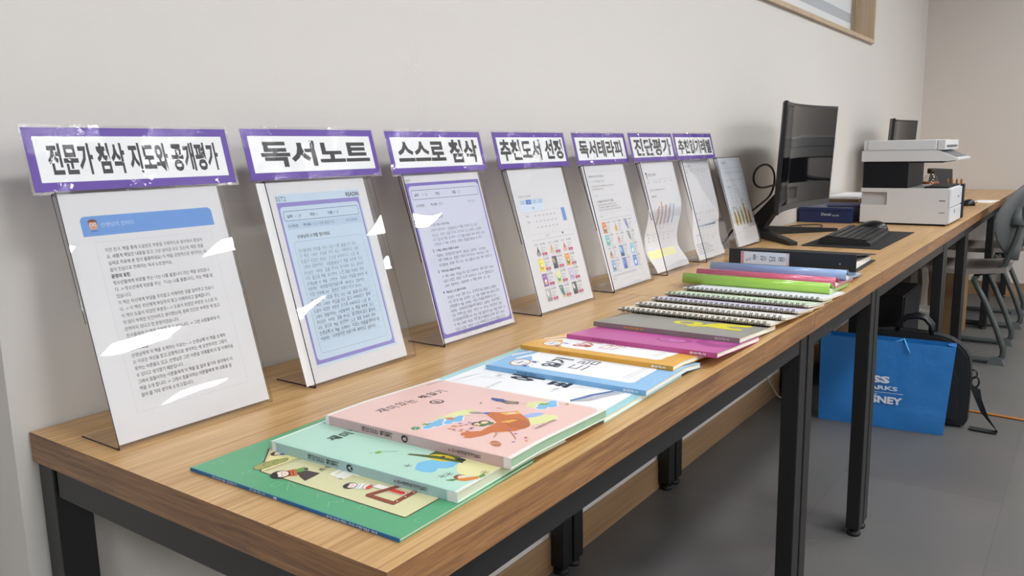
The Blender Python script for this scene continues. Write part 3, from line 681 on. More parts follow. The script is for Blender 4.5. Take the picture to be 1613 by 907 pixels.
def book(x0, y0, w, h, t, cover, spine, art, spine_art, lab, yaw=1.2, pages=None, name='book', back=None, group='workbooks fanned along the table front'):
    us, zb = rest(x0, w); ct = .0006; zt = [z+t for z in zb]; raise_sup(x0-.003, [0]+[u+.003 for u in us], [zt[0]]+zt)
    r = thing(name, lab, 'book', (x0, y0, TOP), rad(yaw), group)
    mb = MB(); layer(mb, us, [z-ct for z in zt], zt, 0, h, cover); layer(mb, us, zb, [z+ct for z in zb], 0, h, back or cover)
    mb.box(-.0008, .0002, 0, h, zb[0], zt[0], spine); mb.build('cover', r)
    us2 = [us[0]+.0003]+us[1:-1]+[us[-1]-.0012]
    mb = MB(); layer(mb, us2, [z+ct for z in zb], [z-ct for z in zt], .0012, h-.0012, pages or M_PAGES); mb.build('page_block', r)
    def top(u, v, d): return (u, v, interp(us, zt, u)+d)
    if art: art.build('cover_print', top, r, knots=[us[0]-.001]+us[1:-1]+[us[-1]+.001], axis=0, clip=(0, 0, w, h))
    if spine_art:   # u across the spine (height), v along it
        spine_art.build('spine_print', lambda u, v, d: (-.0008-d, v, zb[0]+u), r, clip=(0, 0, t, h))
    return r
def spine_text(s, body, v_top, size, t, m, pitch=1.0, bold=.02):
    """letters one under the other from the head of the spine down"""
    v = v_top
    for ch in body:
        if ch == ' ': v -= size*.5; continue
        s.text(ch, t/2, v-size*.8, size, m, bold=bold, align='c'); v -= size*pitch
G = lambda h: flat(h, .35)
def handtitle(s, body, u, v, pitch, m):
    for i, ch in enumerate(body):
        if ch != ' ': s.text(ch, u, v+(.0016, -.0012, .0008, -.0018)[i % 4], pitch*1.0, m, bold=.022, rot=(-4, 3, -2, 5)[i % 4], sx=.95)
        u += pitch if ch != ' ' else pitch*.6

# --- green reader
def white_star(s, u, v, r, m): s.line([(u-r, v), (u+r, v)], .0004, m); s.line([(u, v-r), (u, v+r)], .0004, m)
def kid(s, u, v, k, rot, hair, top_c, leg_c, face='#f2dfd2'):
    c, d = math.cos(rad(rot)), math.sin(rad(rot))
    T = lambda a, b_: (u+(a*c-b_*d)*k, v+(a*d+b_*c)*k)
    s.poly([T(-.5, -1.1), T(.55, -1.1), T(.85, -1.9), T(-.75, -1.9)], G(leg_c)); s.poly([T(-.5, -.2), T(.5, -.2), T(.7, -1.2), T(-.7, -1.2)], G(top_c))
    for i in range(3): s.line([T(-.55, -.45-.25*i), T(.55, -.45-.25*i)], k*.06, G('#3a2a20'))
    s.ell(u+.0*k, v, .78*k, .70*k, G(hair), rot=rot); a = T(.05, -.16); s.ell(a[0], a[1], .58*k, .48*k, G(face), rot=rot)
    for q in (-.22, .22): e_ = T(q, -.15); s.ell(e_[0], e_[1], .06*k, .08*k, G('#2a2020'), n=8)
    s.line([T(-.1, -.38), T(0, -.42), T(.1, -.38)], .05*k, G('#a04038')); e_ = T(0, .35); s.ell(e_[0], e_[1], .6*k, .22*k, G(hair), rot=rot, n=12)
    for q in (-.35, .35): e_ = T(q, -1.95); s.ell(e_[0], e_[1], .28*k, .16*k, G('#4a3a38'), rot=rot, n=10)
g = Sheet(); CH = G('#7fbf98')
for i in range(26):
    u, v = random.uniform(.005, .2), random.uniform(.005, .29); a = random.uniform(0, 180); r_ = random.uniform(.006, .014); c, d = math.cos(rad(a)), math.sin(rad(a))
    q = i % 4
    if q == 0: g.line([(u-r_*c, v-r_*d), (u+r_*c, v+r_*d), (u+r_*.4*d, v-r_*c)], .0008, CH)
    elif q == 1: g.line([(u+r_*.6*math.cos(rad(k*30)), v+r_*.6*math.sin(rad(k*30))) for k in range(9)], .0008, CH)
    elif q == 2: g.frame(u-r_*.7, v-r_*.5, u+r_*.7, v+r_*.5, .0008, CH)
    else: g.line([(u-r_, v), (u-r_*.3, v+r_*.7), (u+r_*.3, v-.3*r_), (u+r_, v+r_*.5)], .0008, CH)
OUT = G('#5b3a20')
pan = [(.033, .024), (.175, .024), (.175, .272), (.082, .272), (.033, .226)]
g.poly([(p[0]+(-.0012 if p[0] < .1 else .0012), p[1]+(-.0012 if p[1] < .1 else .0012)) for p in pan], OUT); g.poly(pan, G('#d6d3a6'))
g.poly([(.036, .225), (.084, .270), (.172, .270), (.172, .2205), (.0845, .2205)], G('#ebe4a0')); g.line([(.0340, .224), (.0845, .2205), (.172, .2205)], .0010, OUT); g.line([(.0360, .2215), (.0845, .2160), (.172, .2160)], .0007, OUT)
for u, v, a, b_ in ((.045, .236, .012, .008), (.055, .234, .011, .007), (.063, .231, .009, .005)): g.ell(u, v, a+.0007, b_+.0007, OUT); g.ell(u, v, a, b_, G('#9da05a'))
kid(g, .0745, .2530, .0085, 40, '#4a2e22', '#3f6fb5', '#7a4a5a'); kid(g, .098, .249, .0080, -15, '#3a2a20', '#c8d0d8', '#54788a'); kid(g, .130, .247, .0085, 10, '#2e2420', '#b04a4a', '#c8b48a')
kid(g, .0370, .2010, .0140, 55, '#2f2826', '#c8623a', '#6aa04a'); g.poly([(.040, .166), (.062, .168), (.060, .186), (.050, .190), (.044, .178)], G('#4a3a38'))
g.fit('독서', .062, .128, .106, .160, G('#f2f2ea'), bold=.05); g.fit('초등', .066, .170, .084, .178, G('#5a5236'), bold=.01)
kid(g, .0560, .1180, .0100, 25, '#3a3432', '#eef0f2', '#d8d4c8'); g.ell(.0635, .1010, .0066, .0050, OUT, rot=20); g.ell(.0635, .1010, .0060, .0044, G('#efeeea'), rot=20); g.ell(.0635, .0995, .0055, .0028, G('#d8503a'), rot=20)
BR = G('#8a4a38')
for u in (.066, .082):
    g.rrect(u-.0005, .0565, u+.0095, .0975, .0045, OUT, 'cd'); g.rrect(u, .057, u+.009, .097, .0042, G('#f2f0ea'), 'cd'); g.rrect(u+.001, .058, u+.008, .082, .0035, G('#cf4030') if u < .07 else G('#a02028'), 'cd')
g.poly([(.046, .087), (.050, .090), (.100, .072), (.100, .066), (.052, .082)], BR); g.poly([(.046, .087), (.052, .082), (.052, .050), (.046, .050)], BR); g.poly([(.046, .050), (.104, .050), (.104, .056), (.046, .056)], BR)
for u in (.054, .066, .078, .092): g.ell(u, .053, .0010, .0010, G('#efe6da'), n=8)
gs = Sheet(); gs.rect(0, 0, .004, .3, G('#2a6ea8'))
for tx, v0, v1 in (('독서논술 길잡이', .262, .222), ('초등독서', .202, .178), ('1', .165, .160), ('PHS독서개발원', .090, .026)): gs.fit(tx, .0005, v1, .0030, v0, G('#cfe0ea'), rot=-90, bold=.01)
book(.044, -.587, .212, .300, .0034, mat('cover_green', '#56a577', rough=.42, coat=.1), mat('reader_spine_blue', '#2f79b4', rough=.35), g, gs, 'thin green reader with cartoon children, lying lowest at the table corner', yaw=1.0)

# --- mint book
m_ = Sheet(); MINT = G('#b5dccb')
m_.rect(.0, .004, .204, .261, MINT); m_.ell(.115, .02, .080, .034, G('#e3dfa6')); m_.rect(.0, 0, .0001, .0001, MINT)
m_.poly([(.0281, .0757), (.0360, .0800), (.0415, .0789), (.0520, .0720), (.0620, .0560), (.0600, .0440), (.0464, .0423), (.0400, .0460), (.0363, .0528), (.0290, .0505), (.0244, .0510), (.0205, .0597), (.0212, .0711)], G('#79bfe2'))
m_.poly([(.0600, .0850), (.0815, .0860), (.1000, .0850), (.1000, .0560), (.0850, .0500), (.0740, .0500), (.0600, .0530)], G('#5d6b3c')); m_.ell(.0600, .0680, .0085, .0160, G('#dccb32'), rot=8)
m_.poly([(.0480, .1050), (.0520, .1050), (.0620, .0760), (.0650, .0420), (.0600, .0400), (.0560, .0680)], G('#59673a'))
m_.ell(.0625, .068, .003, .0025, G('#3a3a2a')); m_.ell(.0665, .0470, .0040, .0055, G('#3a3030'))
for i in range(6): m_.ell(.080+.004*i, .080-.005*i, .0014, .0014, G('#d88a3a'), n=8)
m_.poly([(.070, .133), (.078, .126), (.086, .132), (.100, .122), (.108, .104), (.096, .098), (.084, .106), (.080, .118)], G('#e08a3c')); m_.ell(.094, .114, .003, .003, G('#3a2a20'), n=8)
m_.ell(.0370, .1360, .0042, .0034, G('#7ab648')); m_.line([(.040, .134), (.048, .124), (.050, .120)], .0010, G('#6a7a5a')); m_.line([(.033, .139), (.030, .143)], .0007, G('#6a7a5a'))
m_.ell(.0300, .0205, .0062, .0062, G('#8a5230')); m_.ell(.0310, .0185, .0044, .0042, G('#f0d6c0')); m_.poly([(.020, .024), (.030, .016), (.042, .006), (.036, .002), (.024, .010)], G('#e08a3c')); m_.poly([(.042, .006), (.050, .006), (.046, .000), (.038, .002)], G('#5a9a4a')); m_.poly([(.016, .028), (.022, .024), (.026, .018), (.018, .020)], G('#4a8a4a'))
for u, v in ((.022, .036), (.025, .084), (.052, .006), (.030, .034)):
    for k in range(6): a = rad(k*60+20); m_.line([(u, v), (u+.005*math.cos(a), v+.005*math.sin(a))], .0006, G('#54606a'))
for i in range(16): m_.ell(.07+random.uniform(-.02, .06), .02+random.uniform(-.012, .014), .0007, .0007, G('#f4f0d8'), n=6)
TD = G('#3c4440'); handtitle(m_, '재미있는 책읽기', .036, .2020, .0165, TD)
m_.ell(.112, .180, .008, .008, TD); m_.text('A', .112, .1765, .010, MINT, bold=.04, align='c')
ms = Sheet(); ms.rect(0, .0, .02, .012, M_WHITE); ms.rect(0, .255, .02, .262, M_WHITE); spine_text(ms, '재미있는 책읽기', .204, .0070, .0105, M_BLK, .90, .012); ms.ell(.0053, .141, .0040, .0046, M_BLK); ms.text('A', .0053, .1385, .0065, G('#a9cdd2'), align='c', bold=.05)
spine_text(ms, 'PHS평생독서개발원', .080, .0050, .0105, M_BLK, .86, .005)
M_MS = mat('cover_mint_spine', '#a7cad0', rough=.4)
book(.126, -.584, .204, .265, .0105, mat('cover_mint_white', '#e4ece4', rough=.4), M_MS, m_, ms, 'mint green workbook with a cartoon aeroplane, second in the fan', pages=mat('page_mint', '#c4ceb6', rough=.7, bump=.3, bscale=900), yaw=1.6)

# --- white and cyan book (the pink one overlaps its spine)
def white_book():
    s = Sheet(); s.rrect(.0, .0125, .2405, .2735, .012, M_WHITE, 'ad')
    D = G('#2a2c3a'); s.fit('어휘', .082, .150, .128, .206, D, bold=.06, rot=0); s.fit('표현', .082, .100, .124, .140, D, bold=.06)
    s.fit('국어', .080, .214, .092, .224, INK); s.line([(.066, .236), (.080, .206)], .0006, INK); s.line([(.081, .112), (.096, .082)], .0006, INK)
    s.text('어휘 표현 학습', .024, .196, .006, INKL); s.text('1~6급', .056, .110, .008, INK)
    for i in range(5): s.line([(.024+.007*i, .262-.001*i), (.078+.003*i, .250-.001*i)], .0004, INKL)
    s.line([(.030, .262), (.040, .240), (.085, .236)], .0004, INKL)
    s.poly([(.032, .067), (.038, .071), (.072, .060), (.105, .042), (.098, .040), (.070, .054)], G('#4f74b0'))
    for i in range(6): s.line([(.034+.002*i, .064-.003*i), (.070, .054-.003*i), (.104, .040-.003*i)], .0007, G('#54607a'))
    for i in range(3): s.line([(.150+.01*i, .20), (.17+.01*i, .23)], .0005, INKL)
    ws = Sheet(); ws.fit('어휘 표현', .001, .12, .006, .17, INK, rot=-90)
    book(.408, -.584, .240, .286, .0070, mat('cover_cyan', '#a3d5d8', rough=.35), MATS['cover_cyan'], s, ws, 'white workbook bordered in cyan, its spine tucked under the pink book', yaw=1.0)
white_book()

# --- pink book
p = Sheet(); PK = G('#e9c5bd'); p.rrect(.0, .005, .2040, .2595, .016, PK, 'ad')
TB = G('#4d3330'); handtitle(p, '재미있는 책읽기', .040, .2115, .0165, TB); p.ell(.114, .189, .0098, .0090, TB); p.ell(.1145, .1895, .0072, .0062, PK); p.text('B', .114, .1850, .0115, TB, bold=.04, align='c'); p.text('PHS평생독서개발원', .170, .2500, .0055, TB, sx=.8)
YG = G('#dfe2a0'); CL = G('#7db9e0'); WHT = G('#f2f2f2')
p.ell(.090, .133, .024, .010, YG, rot=-8); p.ell(.060, .136, .012, .009, YG); p.ell(.121, .047, .030, .016, YG, rot=-25); p.ell(.176, .081, .016, .012, YG)
def cloud(u, v, k):
    for m2, gr in ((WHT, .0012), (CL, 0)):
        for a, b_, r_ in ((-.9, 0, .55), (-.2, .25, .6), (.6, .05, .6), (1.2, .2, .4), (.1, -.3, .6)): p.ell(u+a*k, v+b_*k, r_*k+gr, r_*k*.8+gr, m2, n=14)
cloud(.041, .133, .0125); cloud(.065, .123, .0120); cloud(.181, .068, .0150); p.ell(.133, .060, .016, .007, G('#9fb4e8'), rot=-20)
for i in range(6): a = rad(60*i); p.ell(.019+.0035*math.cos(a), .142+.0035*math.sin(a), .0022, .0022, G('#4f9a60'), n=8)
p.poly([(.031, .143), (.037, .145), (.040, .138), (.035, .137)], G('#8aa040')); p.poly([(.064, .137), (.071, .132), (.069, .124), (.062, .127)], G('#d8824a')); p.poly([(.176, .078), (.184, .080), (.190, .070), (.180, .070)], G('#6fae50'))
OR = G('#c9733c'); OR2 = G('#b86530')
p.poly([(.1084, .1118), (.1154, .1085), (.1218, .0963), (.1340, .0870), (.1304, .0742), (.1171, .0544), (.1018, .0421), (.0868, .0379), (.0700, .0420), (.0607, .0509), (.0525, .0605), (.0387, .0629), (.0253, .0698), (.0225, .0785), (.0290, .0790), (.0270, .0850), (.0341, .0890), (.0417, .0837), (.0498, .0741), (.0670, .0755), (.0855, .0775), (.0943, .0901), (.1025, .1025)], OR)
p.ell(.0960, .0560, .020, .014, OR2, rot=50); p.ell(.1085, .0985, .0012, .0012, G('#3a2018'), n=8)
p.ell(.1030, .1200, .0050, .0085, G('#b0998f'), rot=25); p.poly([(.1040, .1140), (.1120, .1120), (.1130, .1050), (.1060, .1060)], G('#5a76c8'))
p.poly([(.1180, .0960), (.1390, .0847), (.1310, .0740), (.1160, .0850)], G('#e8b04a')); p.poly([(.1230, .0890), (.1330, .0835), (.1290, .0790), (.1210, .0840)], PK)
p.poly([(.0880, .0760), (.1060, .0700), (.1080, .0630), (.0920, .0650)], G('#e3a84e'))
for u, v in ((.068, .092), (.077, .089)): p.ell(u, v, .0075, .0070, G('#4a4028')); p.ell(u-.0005, v-.001, .0052, .0044, G('#f0dcb0')); p.ell(u, v-.008, .006, .004, G('#5d7a4a'))
for i in range(14): u, v = .045+random.uniform(-.008, .022), .098+random.uniform(-.012, .012); [p.line([(u, v), (u+.003*math.cos(rad(k*72+i*9)), v+.003*math.sin(rad(k*72+i*9)))], .0009, G(('#d8603c', '#e0a04a', '#7a6ac8', '#d87a8a')[i % 4])) for k in range(5)]
p.poly([(.162, .140), (.168, .144), (.172, .128), (.166, .120), (.158, .128)], G('#3f5a98')); p.poly([(.160, .124), (.168, .126), (.172, .104), (.164, .100), (.156, .112)], G('#4d567a'))
for i in range(4): p.line([(.160+.003*i, .120-.001*i), (.160+.003*i, .106-.001*i)], .0010, G('#e0c060'))
p.line([(.166, .100), (.170, .090)], .0006, G('#4d567a')); p.ell(.140, .140, .004, .0012, G('#8a8a5a'), rot=20); p.ell(.134, .108, .0012, .004, G('#c88a5a'), rot=20); p.ell(.198, .050, .003, .002, G('#8aa050'))
p.ell(.026, .037, .0055, .0090, G('#b8784a'), rot=-35)
for k in range(4): p.line([(.022+.002*k, .042-.002*k), (.027+.002*k, .036-.002*k)], .0005, PK)
for pts in ([(.058, .060), (.048, .052), (.040, .050)], [(.066, .046), (.056, .034), (.048, .026)]): p.line(pts, .0010, G('#b8784a'))
for u, v, c in ((.062, .036, '#8a6ac8'), (.058, .020, '#d8743c'), (.050, .014, '#d8743c'), (.040, .024, '#8a7ac8'), (.072, .050, '#8a7ae0')): white_star(p, u, v, .003, G(c)); p.ell(u, v, .0016, .0016, G(c), n=8)
p.text('PHS평생독서개발원', .090, .0255, .0066, TB, sx=.8)
ps = Sheet(); ps.rect(0, 0, .02, .0085, M_WHITE); ps.rect(0, .259, .02, .2655, M_WHITE); spine_text(ps, '재미있는 책읽기', .206, .0070, .011, M_BLK, .90, .012); ps.ell(.0055, .141, .0042, .0048, M_BLK); ps.text('B', .0055, .1385, .0068, G('#d3b5b8'), align='c', bold=.05)
spine_text(ps, 'PHS평생독서개발원', .080, .0050, .011, TB, .86, .005)
book(.199, -.594, .209, .265, .011, mat('cover_pink_white', '#e9e7e2', rough=.4), mat('cover_pink_spine', '#d3b5b8', rough=.4), p, ps, 'pale pink workbook with an orange fox, its cover bowed, third in the fan', pages=mat('page_green', '#93b497', rough=.7, bump=.3, bscale=900), yaw=1.6)

# --- blue, orange: twin drill books
def drill(x0, y0, c, csp, ink, num, lab, yaw=1.4):
    s = Sheet(); w_, h_ = .195, .262
    pan = [(.021, .196), (.021, .036), (.026, .030), (.100, .030), (.112, .038), (.112, .050), (.172, .050), (.172, .235), (.085, .235), (.060, .218), (.028, .205)]
    s.poly(pan, M_WHITE); s.poly([(.050, .240), (.055, .246), (.100, .232), (.098, .224)], M_WHITE); s.poly([(.064, .258), (.069, .2615), (.130, .242), (.126, .236)], M_WHITE)
    s.ell(.036, .224, .0185, .0150, G('#dd8b3c')); s.ell(.036, .224, .0165, .0130, M_WHITE)
    s.text('READIN', .036, .2220, .0060, M_NAVY, bold=.03, align='c', sx=.8); s.ell(.036, .2315, .008, .0006, INKL); s.ell(.036, .2160, .009, .0006, INKL)
    s.poly([(.046, .211), (.052, .213), (.054, .200), (.049, .204), (.044, .200)], G('#3f5aa8')); s.poly([(.026, .212), (.022, .211), (.018, .202), (.024, .204)], G('#3f5aa8'))
    s.fit('읽기', .036, .160, .090, .192, G(ink), bold=.03); s.fit('드림', .042, .118, .098, .150, G(ink), bold=-.005)
    if num: s.ell(.104, .105, .014, .013, G(ink)); s.ell(.104, .105, .012, .011, M_WHITE); s.text(num, .104, .0985, .018, G(ink), bold=.04, align='c')
    for v in (.053, .047): s.line([(.038, v), (.100, v-.004)], .0006, INKL)
    s.line([(.018, .028), (.028, .010), (.060, .018), (.052, .034)], .0006, G(csp)); s.line([(.028, .010), (.052, .034)], .0006, G(csp))
    if num: s.ell(.126, .066, .010, .012, G('#3a3f80')); s.poly([(.112, .072), (.120, .060), (.135, .048), (.130, .040), (.116, .050)], M_WHITE); s.ell(.115, .030, .012, .010, G('#d87a3a'))
    ss = Sheet(); ss.fit('독서논술 시리즈', .0015, .172, .0050, .206, G(ink if num else '#34405c'), rot=-90); ss.fit('출판독서', .0015, .012, .0050, .034, M_WHITE, rot=-90, bold=.02)
    book(x0, y0, w_, h_, .0068, mat('cover_'+lab.split()[0], c, rough=.35), mat('drill_spine_'+lab.split()[0], csp, rough=.35), s, ss, lab, yaw)
drill(.514, -.588, '#92c2ea', '#7ab2e2', '#37455c', '', 'blue drill workbook with a white panel and medal, between white and orange books')
drill(.620, -.578, '#e2ac44', '#d09a34', '#c0562f', '2', 'orange drill workbook with a white panel, between blue and magenta books')

# --- magenta, grey
s = Sheet(); DK = G('#a3428a')
s.ell(.068, .098, .026, .030, DK); s.ell(.066, .100, .018, .022, G('#cf6fb4')); s.ell(.088, .030, .036, .036, DK, rot=20); s.ell(.100, .030, .020, .024, G('#c55aa6'))
for u, v in ((.062, .110), (.072, .094)): s.ell(u, v, .005, .006, G('#b04f98'))
s2 = Sheet(); s2.fit('독서토론 길잡이', .0020, .172, .0056, .214, G('#5a2a5c'), rot=-90); s2.fit('출판독서', .0018, .018, .0056, .044, M_WHITE, rot=-90, bold=.02)
book(.7155, -.606, .205, .262, .0076, mat('cover_magenta', '#c4579f', rough=.35), mat('spine_magenta', '#b84a8c', rough=.35), s, s2, 'magenta workbook with a tone on tone round figure, under the grey one', yaw=1.3)
s = Sheet(); YE = G('#e4da1e'); M_GRY = mat('cover_grey', '#96958c', rough=.4)
s.ell(.103, .130, .026, .027, YE); s.ell(.104, .133, .015, .013, M_GRY); s.ell(.078, .112, .012, .010, YE)
s.poly([(.080, .112), (.074, .098), (.082, .086), (.076, .060), (.072, .034), (.080, .024), (.092, .028), (.096, .050), (.112, .064), (.120, .034), (.134, .022), (.148, .030), (.140, .052), (.138, .084), (.118, .098), (.096, .100)], YE)
s.fit('독서와 논술', .086, .2585, .150, .2640, G('#e0d890')); s.fit('생각키우기', .100, .200, .150, .235, G('#b8b7ac'))
s2 = Sheet(); s2.fit('독서논술 A', .0024, .170, .0064, .208, G('#d8a83a'), rot=-90, bold=.03); s2.fit('출판독서', .0024, .018, .0062, .042, G('#d8d6d2'), rot=-90, bold=.01)
book(.824, -.601, .198, .268, .0086, M_GRY, mat('spine_grey', '#837b79', rough=.45), s, s2, 'grey workbook with a yellow animal shape, just before the wire notebooks', yaw=1.2)

# --- wire bound notebooks
M_WIRE = mat('wire_black', '#1c1e24', rough=.3, metal=.6)
def notebook(x0, y0, w, h, t, cover, lab, yaw=1.4):
    us, zb = rest(x0, w); zb = [z+.0026*max(0, 1-u/.06) for u, z in zip(us, zb)]; zt = [z+t for z in zb]
    raise_sup(x0-.006, [0, .016]+[u+.006 for u in us[1:]], [zt[0]+.003, zt[0]+.003]+zt[1:])
    r = thing('wire_notebook', lab, 'notebook', (x0, y0, TOP), rad(yaw), 'wire bound notebooks beside the grey workbook')
    mb = MB(); layer(mb, us, [z-.0005 for z in zt], zt, 0, h, cover); mb.build('front_cover', r)
    mb = MB(); layer(mb, us, zb, [z+.0005 for z in zb], 0, h, mat('kraft_back', '#c9a25a', rough=.6)); mb.build('back_cover', r)
    mb = MB(); layer(mb, us[:-1]+[us[-1]-.001], [z+.0005 for z in zb], [z-.0005 for z in zt], .001, h-.001, MATS['page_white_edge']); mb.build('page_block', r)
    mb = MB(); n = 27; zc = (zb[0]+zt[0])/2; R = t/2+.0022
    for i in range(n):
        y = .012+(h-.024)*i/(n-1)
        for dy in (-.0016, .0016):
            mb.tube([(.0045+math.cos(a)*R*.95-.0015, y+dy, zc+math.sin(a)*R) for a in [rad(40+28*k) for k in range(11)]], .00062, M_WIRE, n=5)
        mb.tube([(-.0015-R*.95+.0045, y+.0016, zc-.0004), (-.0015-R*.95+.0045, y+(h-.024)/(n-1)-.0016, zc-.0004)], .0006, M_WIRE, n=4)
    mb.build('wire_coil', r)
    s = Sheet()
    for i in range(n): y = .012+(h-.024)*i/(n-1); s.rect(.0042, y-.0026, .0076, y+.0026, G('#4c4f5a'))
    s.build('punched_holes', lambda u, v, d: (u, v, interp(us, zt, u)+d), r, lift=.0001)
mat('page_white_edge', '#dedcd6', rough=.7, bump=.3, bscale=900)
for x0, y0, c, lab in ((.976, -.602, '#e9e5d6', 'cream wire notebook lowest, lapping over the grey workbook'), (1.031, -.612, '#ebe9e2', 'white wire notebook second from the grey workbook'), (1.096, -.616, '#d6d3e4', 'lavender wire notebook in the middle of the five'),
                       (1.160, -.616, '#cfe0c6', 'pale green wire notebook between lavender and topmost white one'), (1.256, -.617, '#e2e4ec', 'topmost white wire notebook, under the lime green folder')):
    notebook(x0, y0, .195, .302, .0046, mat('notebook_'+c[1:], c, rough=.5), lab)

# --- plastic files and ring binder
def plastic_file(x0, y0, w, h, ts, tb, col, lab, rise, yaw=2.0, rough=.22):
    us0, zb0 = rest(x0, w); us = sorted(set(us0+[.004, .009, .016, .024])); zb = [interp(us0, zb0, u) for u in us]
    T = [tb+(ts-tb)*(1 if u < .012 else math.exp(-((u-.012)/.020)**1.3)) for u in us]; zt = [z+t for z, t in zip(zb, T)]
    m = mat('file_'+col[1:], col, rough=rough, coat=.3)
    raise_sup(x0-.003, [0]+[u+.003 for u in us], [zt[0]]+zt)
    r = thing('plastic_file', lab, 'file', (x0, y0, TOP), rad(yaw), 'plastic report files by the black binder')
    mb = MB(); layer(mb, us, [z-.0007 for z in zt], zt, 0, h, m); mb.build('front_cover', r)
    mb = MB(); layer(mb, us, zb, [z+.0007 for z in zb], 0, h, m); mb.build('back_cover', r)
    pts = [(0.0, zb[0]), (-.004, zb[0]+ts*.06), (-.0062, zb[0]+ts*.28), (-.0048, zb[0]+ts*.7), (-.002, zb[0]+ts*.94), (0, zb[0]+ts)]
    mb = MB(); vs = [(a, y, z_) for y in (0, h) for a, z_ in pts]+[(a+.0012, y, z_) for y in (0, h) for a, z_ in pts]; n = len(pts)
    for q in (0, 2*n): mb.add(vs, [(q+k, q+k+1, q+n+k+1, q+n+k) for k in range(n-1)], m, True)
    for q in (0, n): mb.add(vs, [(q+k, q+k+1, 2*n+q+k+1, 2*n+q+k) for k in range(n-1)], m)
    mb.build('spine', r)
    a = [u for u in us if u >= .009]; k0 = len(us)-len(a)
    mb = MB(); layer(mb, a[:-1]+[a[-1]-.012], [z+.001 for z in zb[k0:]], [max(zb[k0+i]+.0014, min(zt[k0+i]-.001, zb[k0+i]+tb*1.6)) for i in range(len(a))], .004, h-.004, MATS['page_white_edge']); mb.build('paper_sheets', r)
    return r
plastic_file(1.374, -.600, .215, .335, .024, .0060, '#9bc852', 'lime green plastic file with a rolled spine, on the notebooks', 0)
plastic_file(1.452, -.592, .220, .325, .022, .0055, '#cf5f86', 'pink plastic file between the lime green and blue files', 0)
plastic_file(1.556, -.590, .190, .330, .024, .0060, '#8aa9d2', 'light blue plastic file leaning before the black binder', 0)
def binder():
    x0, y0, w, h, t = 1.772, -.562, .262, .336, .047
    r = thing('ring_binder', 'thick black ring binder with a white spine label, beyond the blue file', 'binder', (x0, y0, TOP), rad(1.6))
    m = mat('binder_black', '#1d1e22', rough=.5, bump=.25, bscale=500)
    z0 = max(support(x0+k*DX) for k in range(3))+.001 if False else .0006
    mb = MB(); mb.box(0, .003, 0, h, z0, z0+t, m, bevel=.001); mb.build('spine', r)
    mb = MB(); mb.box(.0031, w, 0, h, z0, z0+.0028, m, bevel=.001); mb.build('back_cover', r)
    # upper cover slopes down to the paper
    mb = MB(); pts = [(.0031, z0+t), (.0031, z0+t-.003), (w, z0+.017), (w, z0+.020)]; mb.prism(pts, 0, h, 'y', m); mb.build('front_cover', r)
    mb = MB(); mb.prism([(.028, z0+.004), (w-.02, z0+.004), (w-.02, z0+.0165), (.028, z0+.022)], .010, h-.016, 'y', MATS['page_white_edge']); mb.build('paper_stack', r)
    mb = MB()
    for y in (h*.35, h*.62): mb.tube([(.020+.012*math.cos(a), y, z0+.016+.013*math.sin(a)) for a in [rad(20*k) for k in range(18)]], .0013, mat('ring_steel', '#b8bcc0', rough=.25, metal=1), n=6, closed=True)
    mb.build('ring_mechanism', r)
    s = Sheet(); L0, L1 = .170, .302
    s.rect(.0075, L0, t-.0055, L1, G('#dfe3ea')); s.rect(.0085, L0+.001, t-.0065, L0+.007, G('#c8727a')); s.rect(.0105, L0+.0022, t-.0085, L0+.0058, G('#e8e6ea'))
    s.rect(.0085, L1-.008, t-.0065, L1-.001, G('#c8727a')); s.rect(.0130, L1-.0068, t-.0115, L1-.0022, G('#d98f98'))
    for ch, v, sz in (('용', .190, .019), ('담', .215, .019), ('상', .240, .019)): s.text(ch, t/2+.001, v-.0065, sz, M_BLK, align='c')
    s.text('500', t/2+.003, .261, .010, M_BLK, bold=.03, align='c'); s.text('2021', t/2+.003, .2565, .004, M_BLK, align='c'); s.text('독', t/2-.006, .281, .009, INK, align='c'); s.text('서', t/2-.004, .273, .009, INK, align='c')
    s.build('spine_label', lambda u, v, d: (-d, v, z0+u), r, lift=.0004)
    s = Sheet(); s.ell(t*.45, .040, .0035, .0035, G('#3a3c42')); s.ell(t*.45, .040, .0022, .0022, G('#8a8d92')); s.build('finger_rivet', lambda u, v, d: (-d, v, z0+u), r, lift=.0004)
binder()

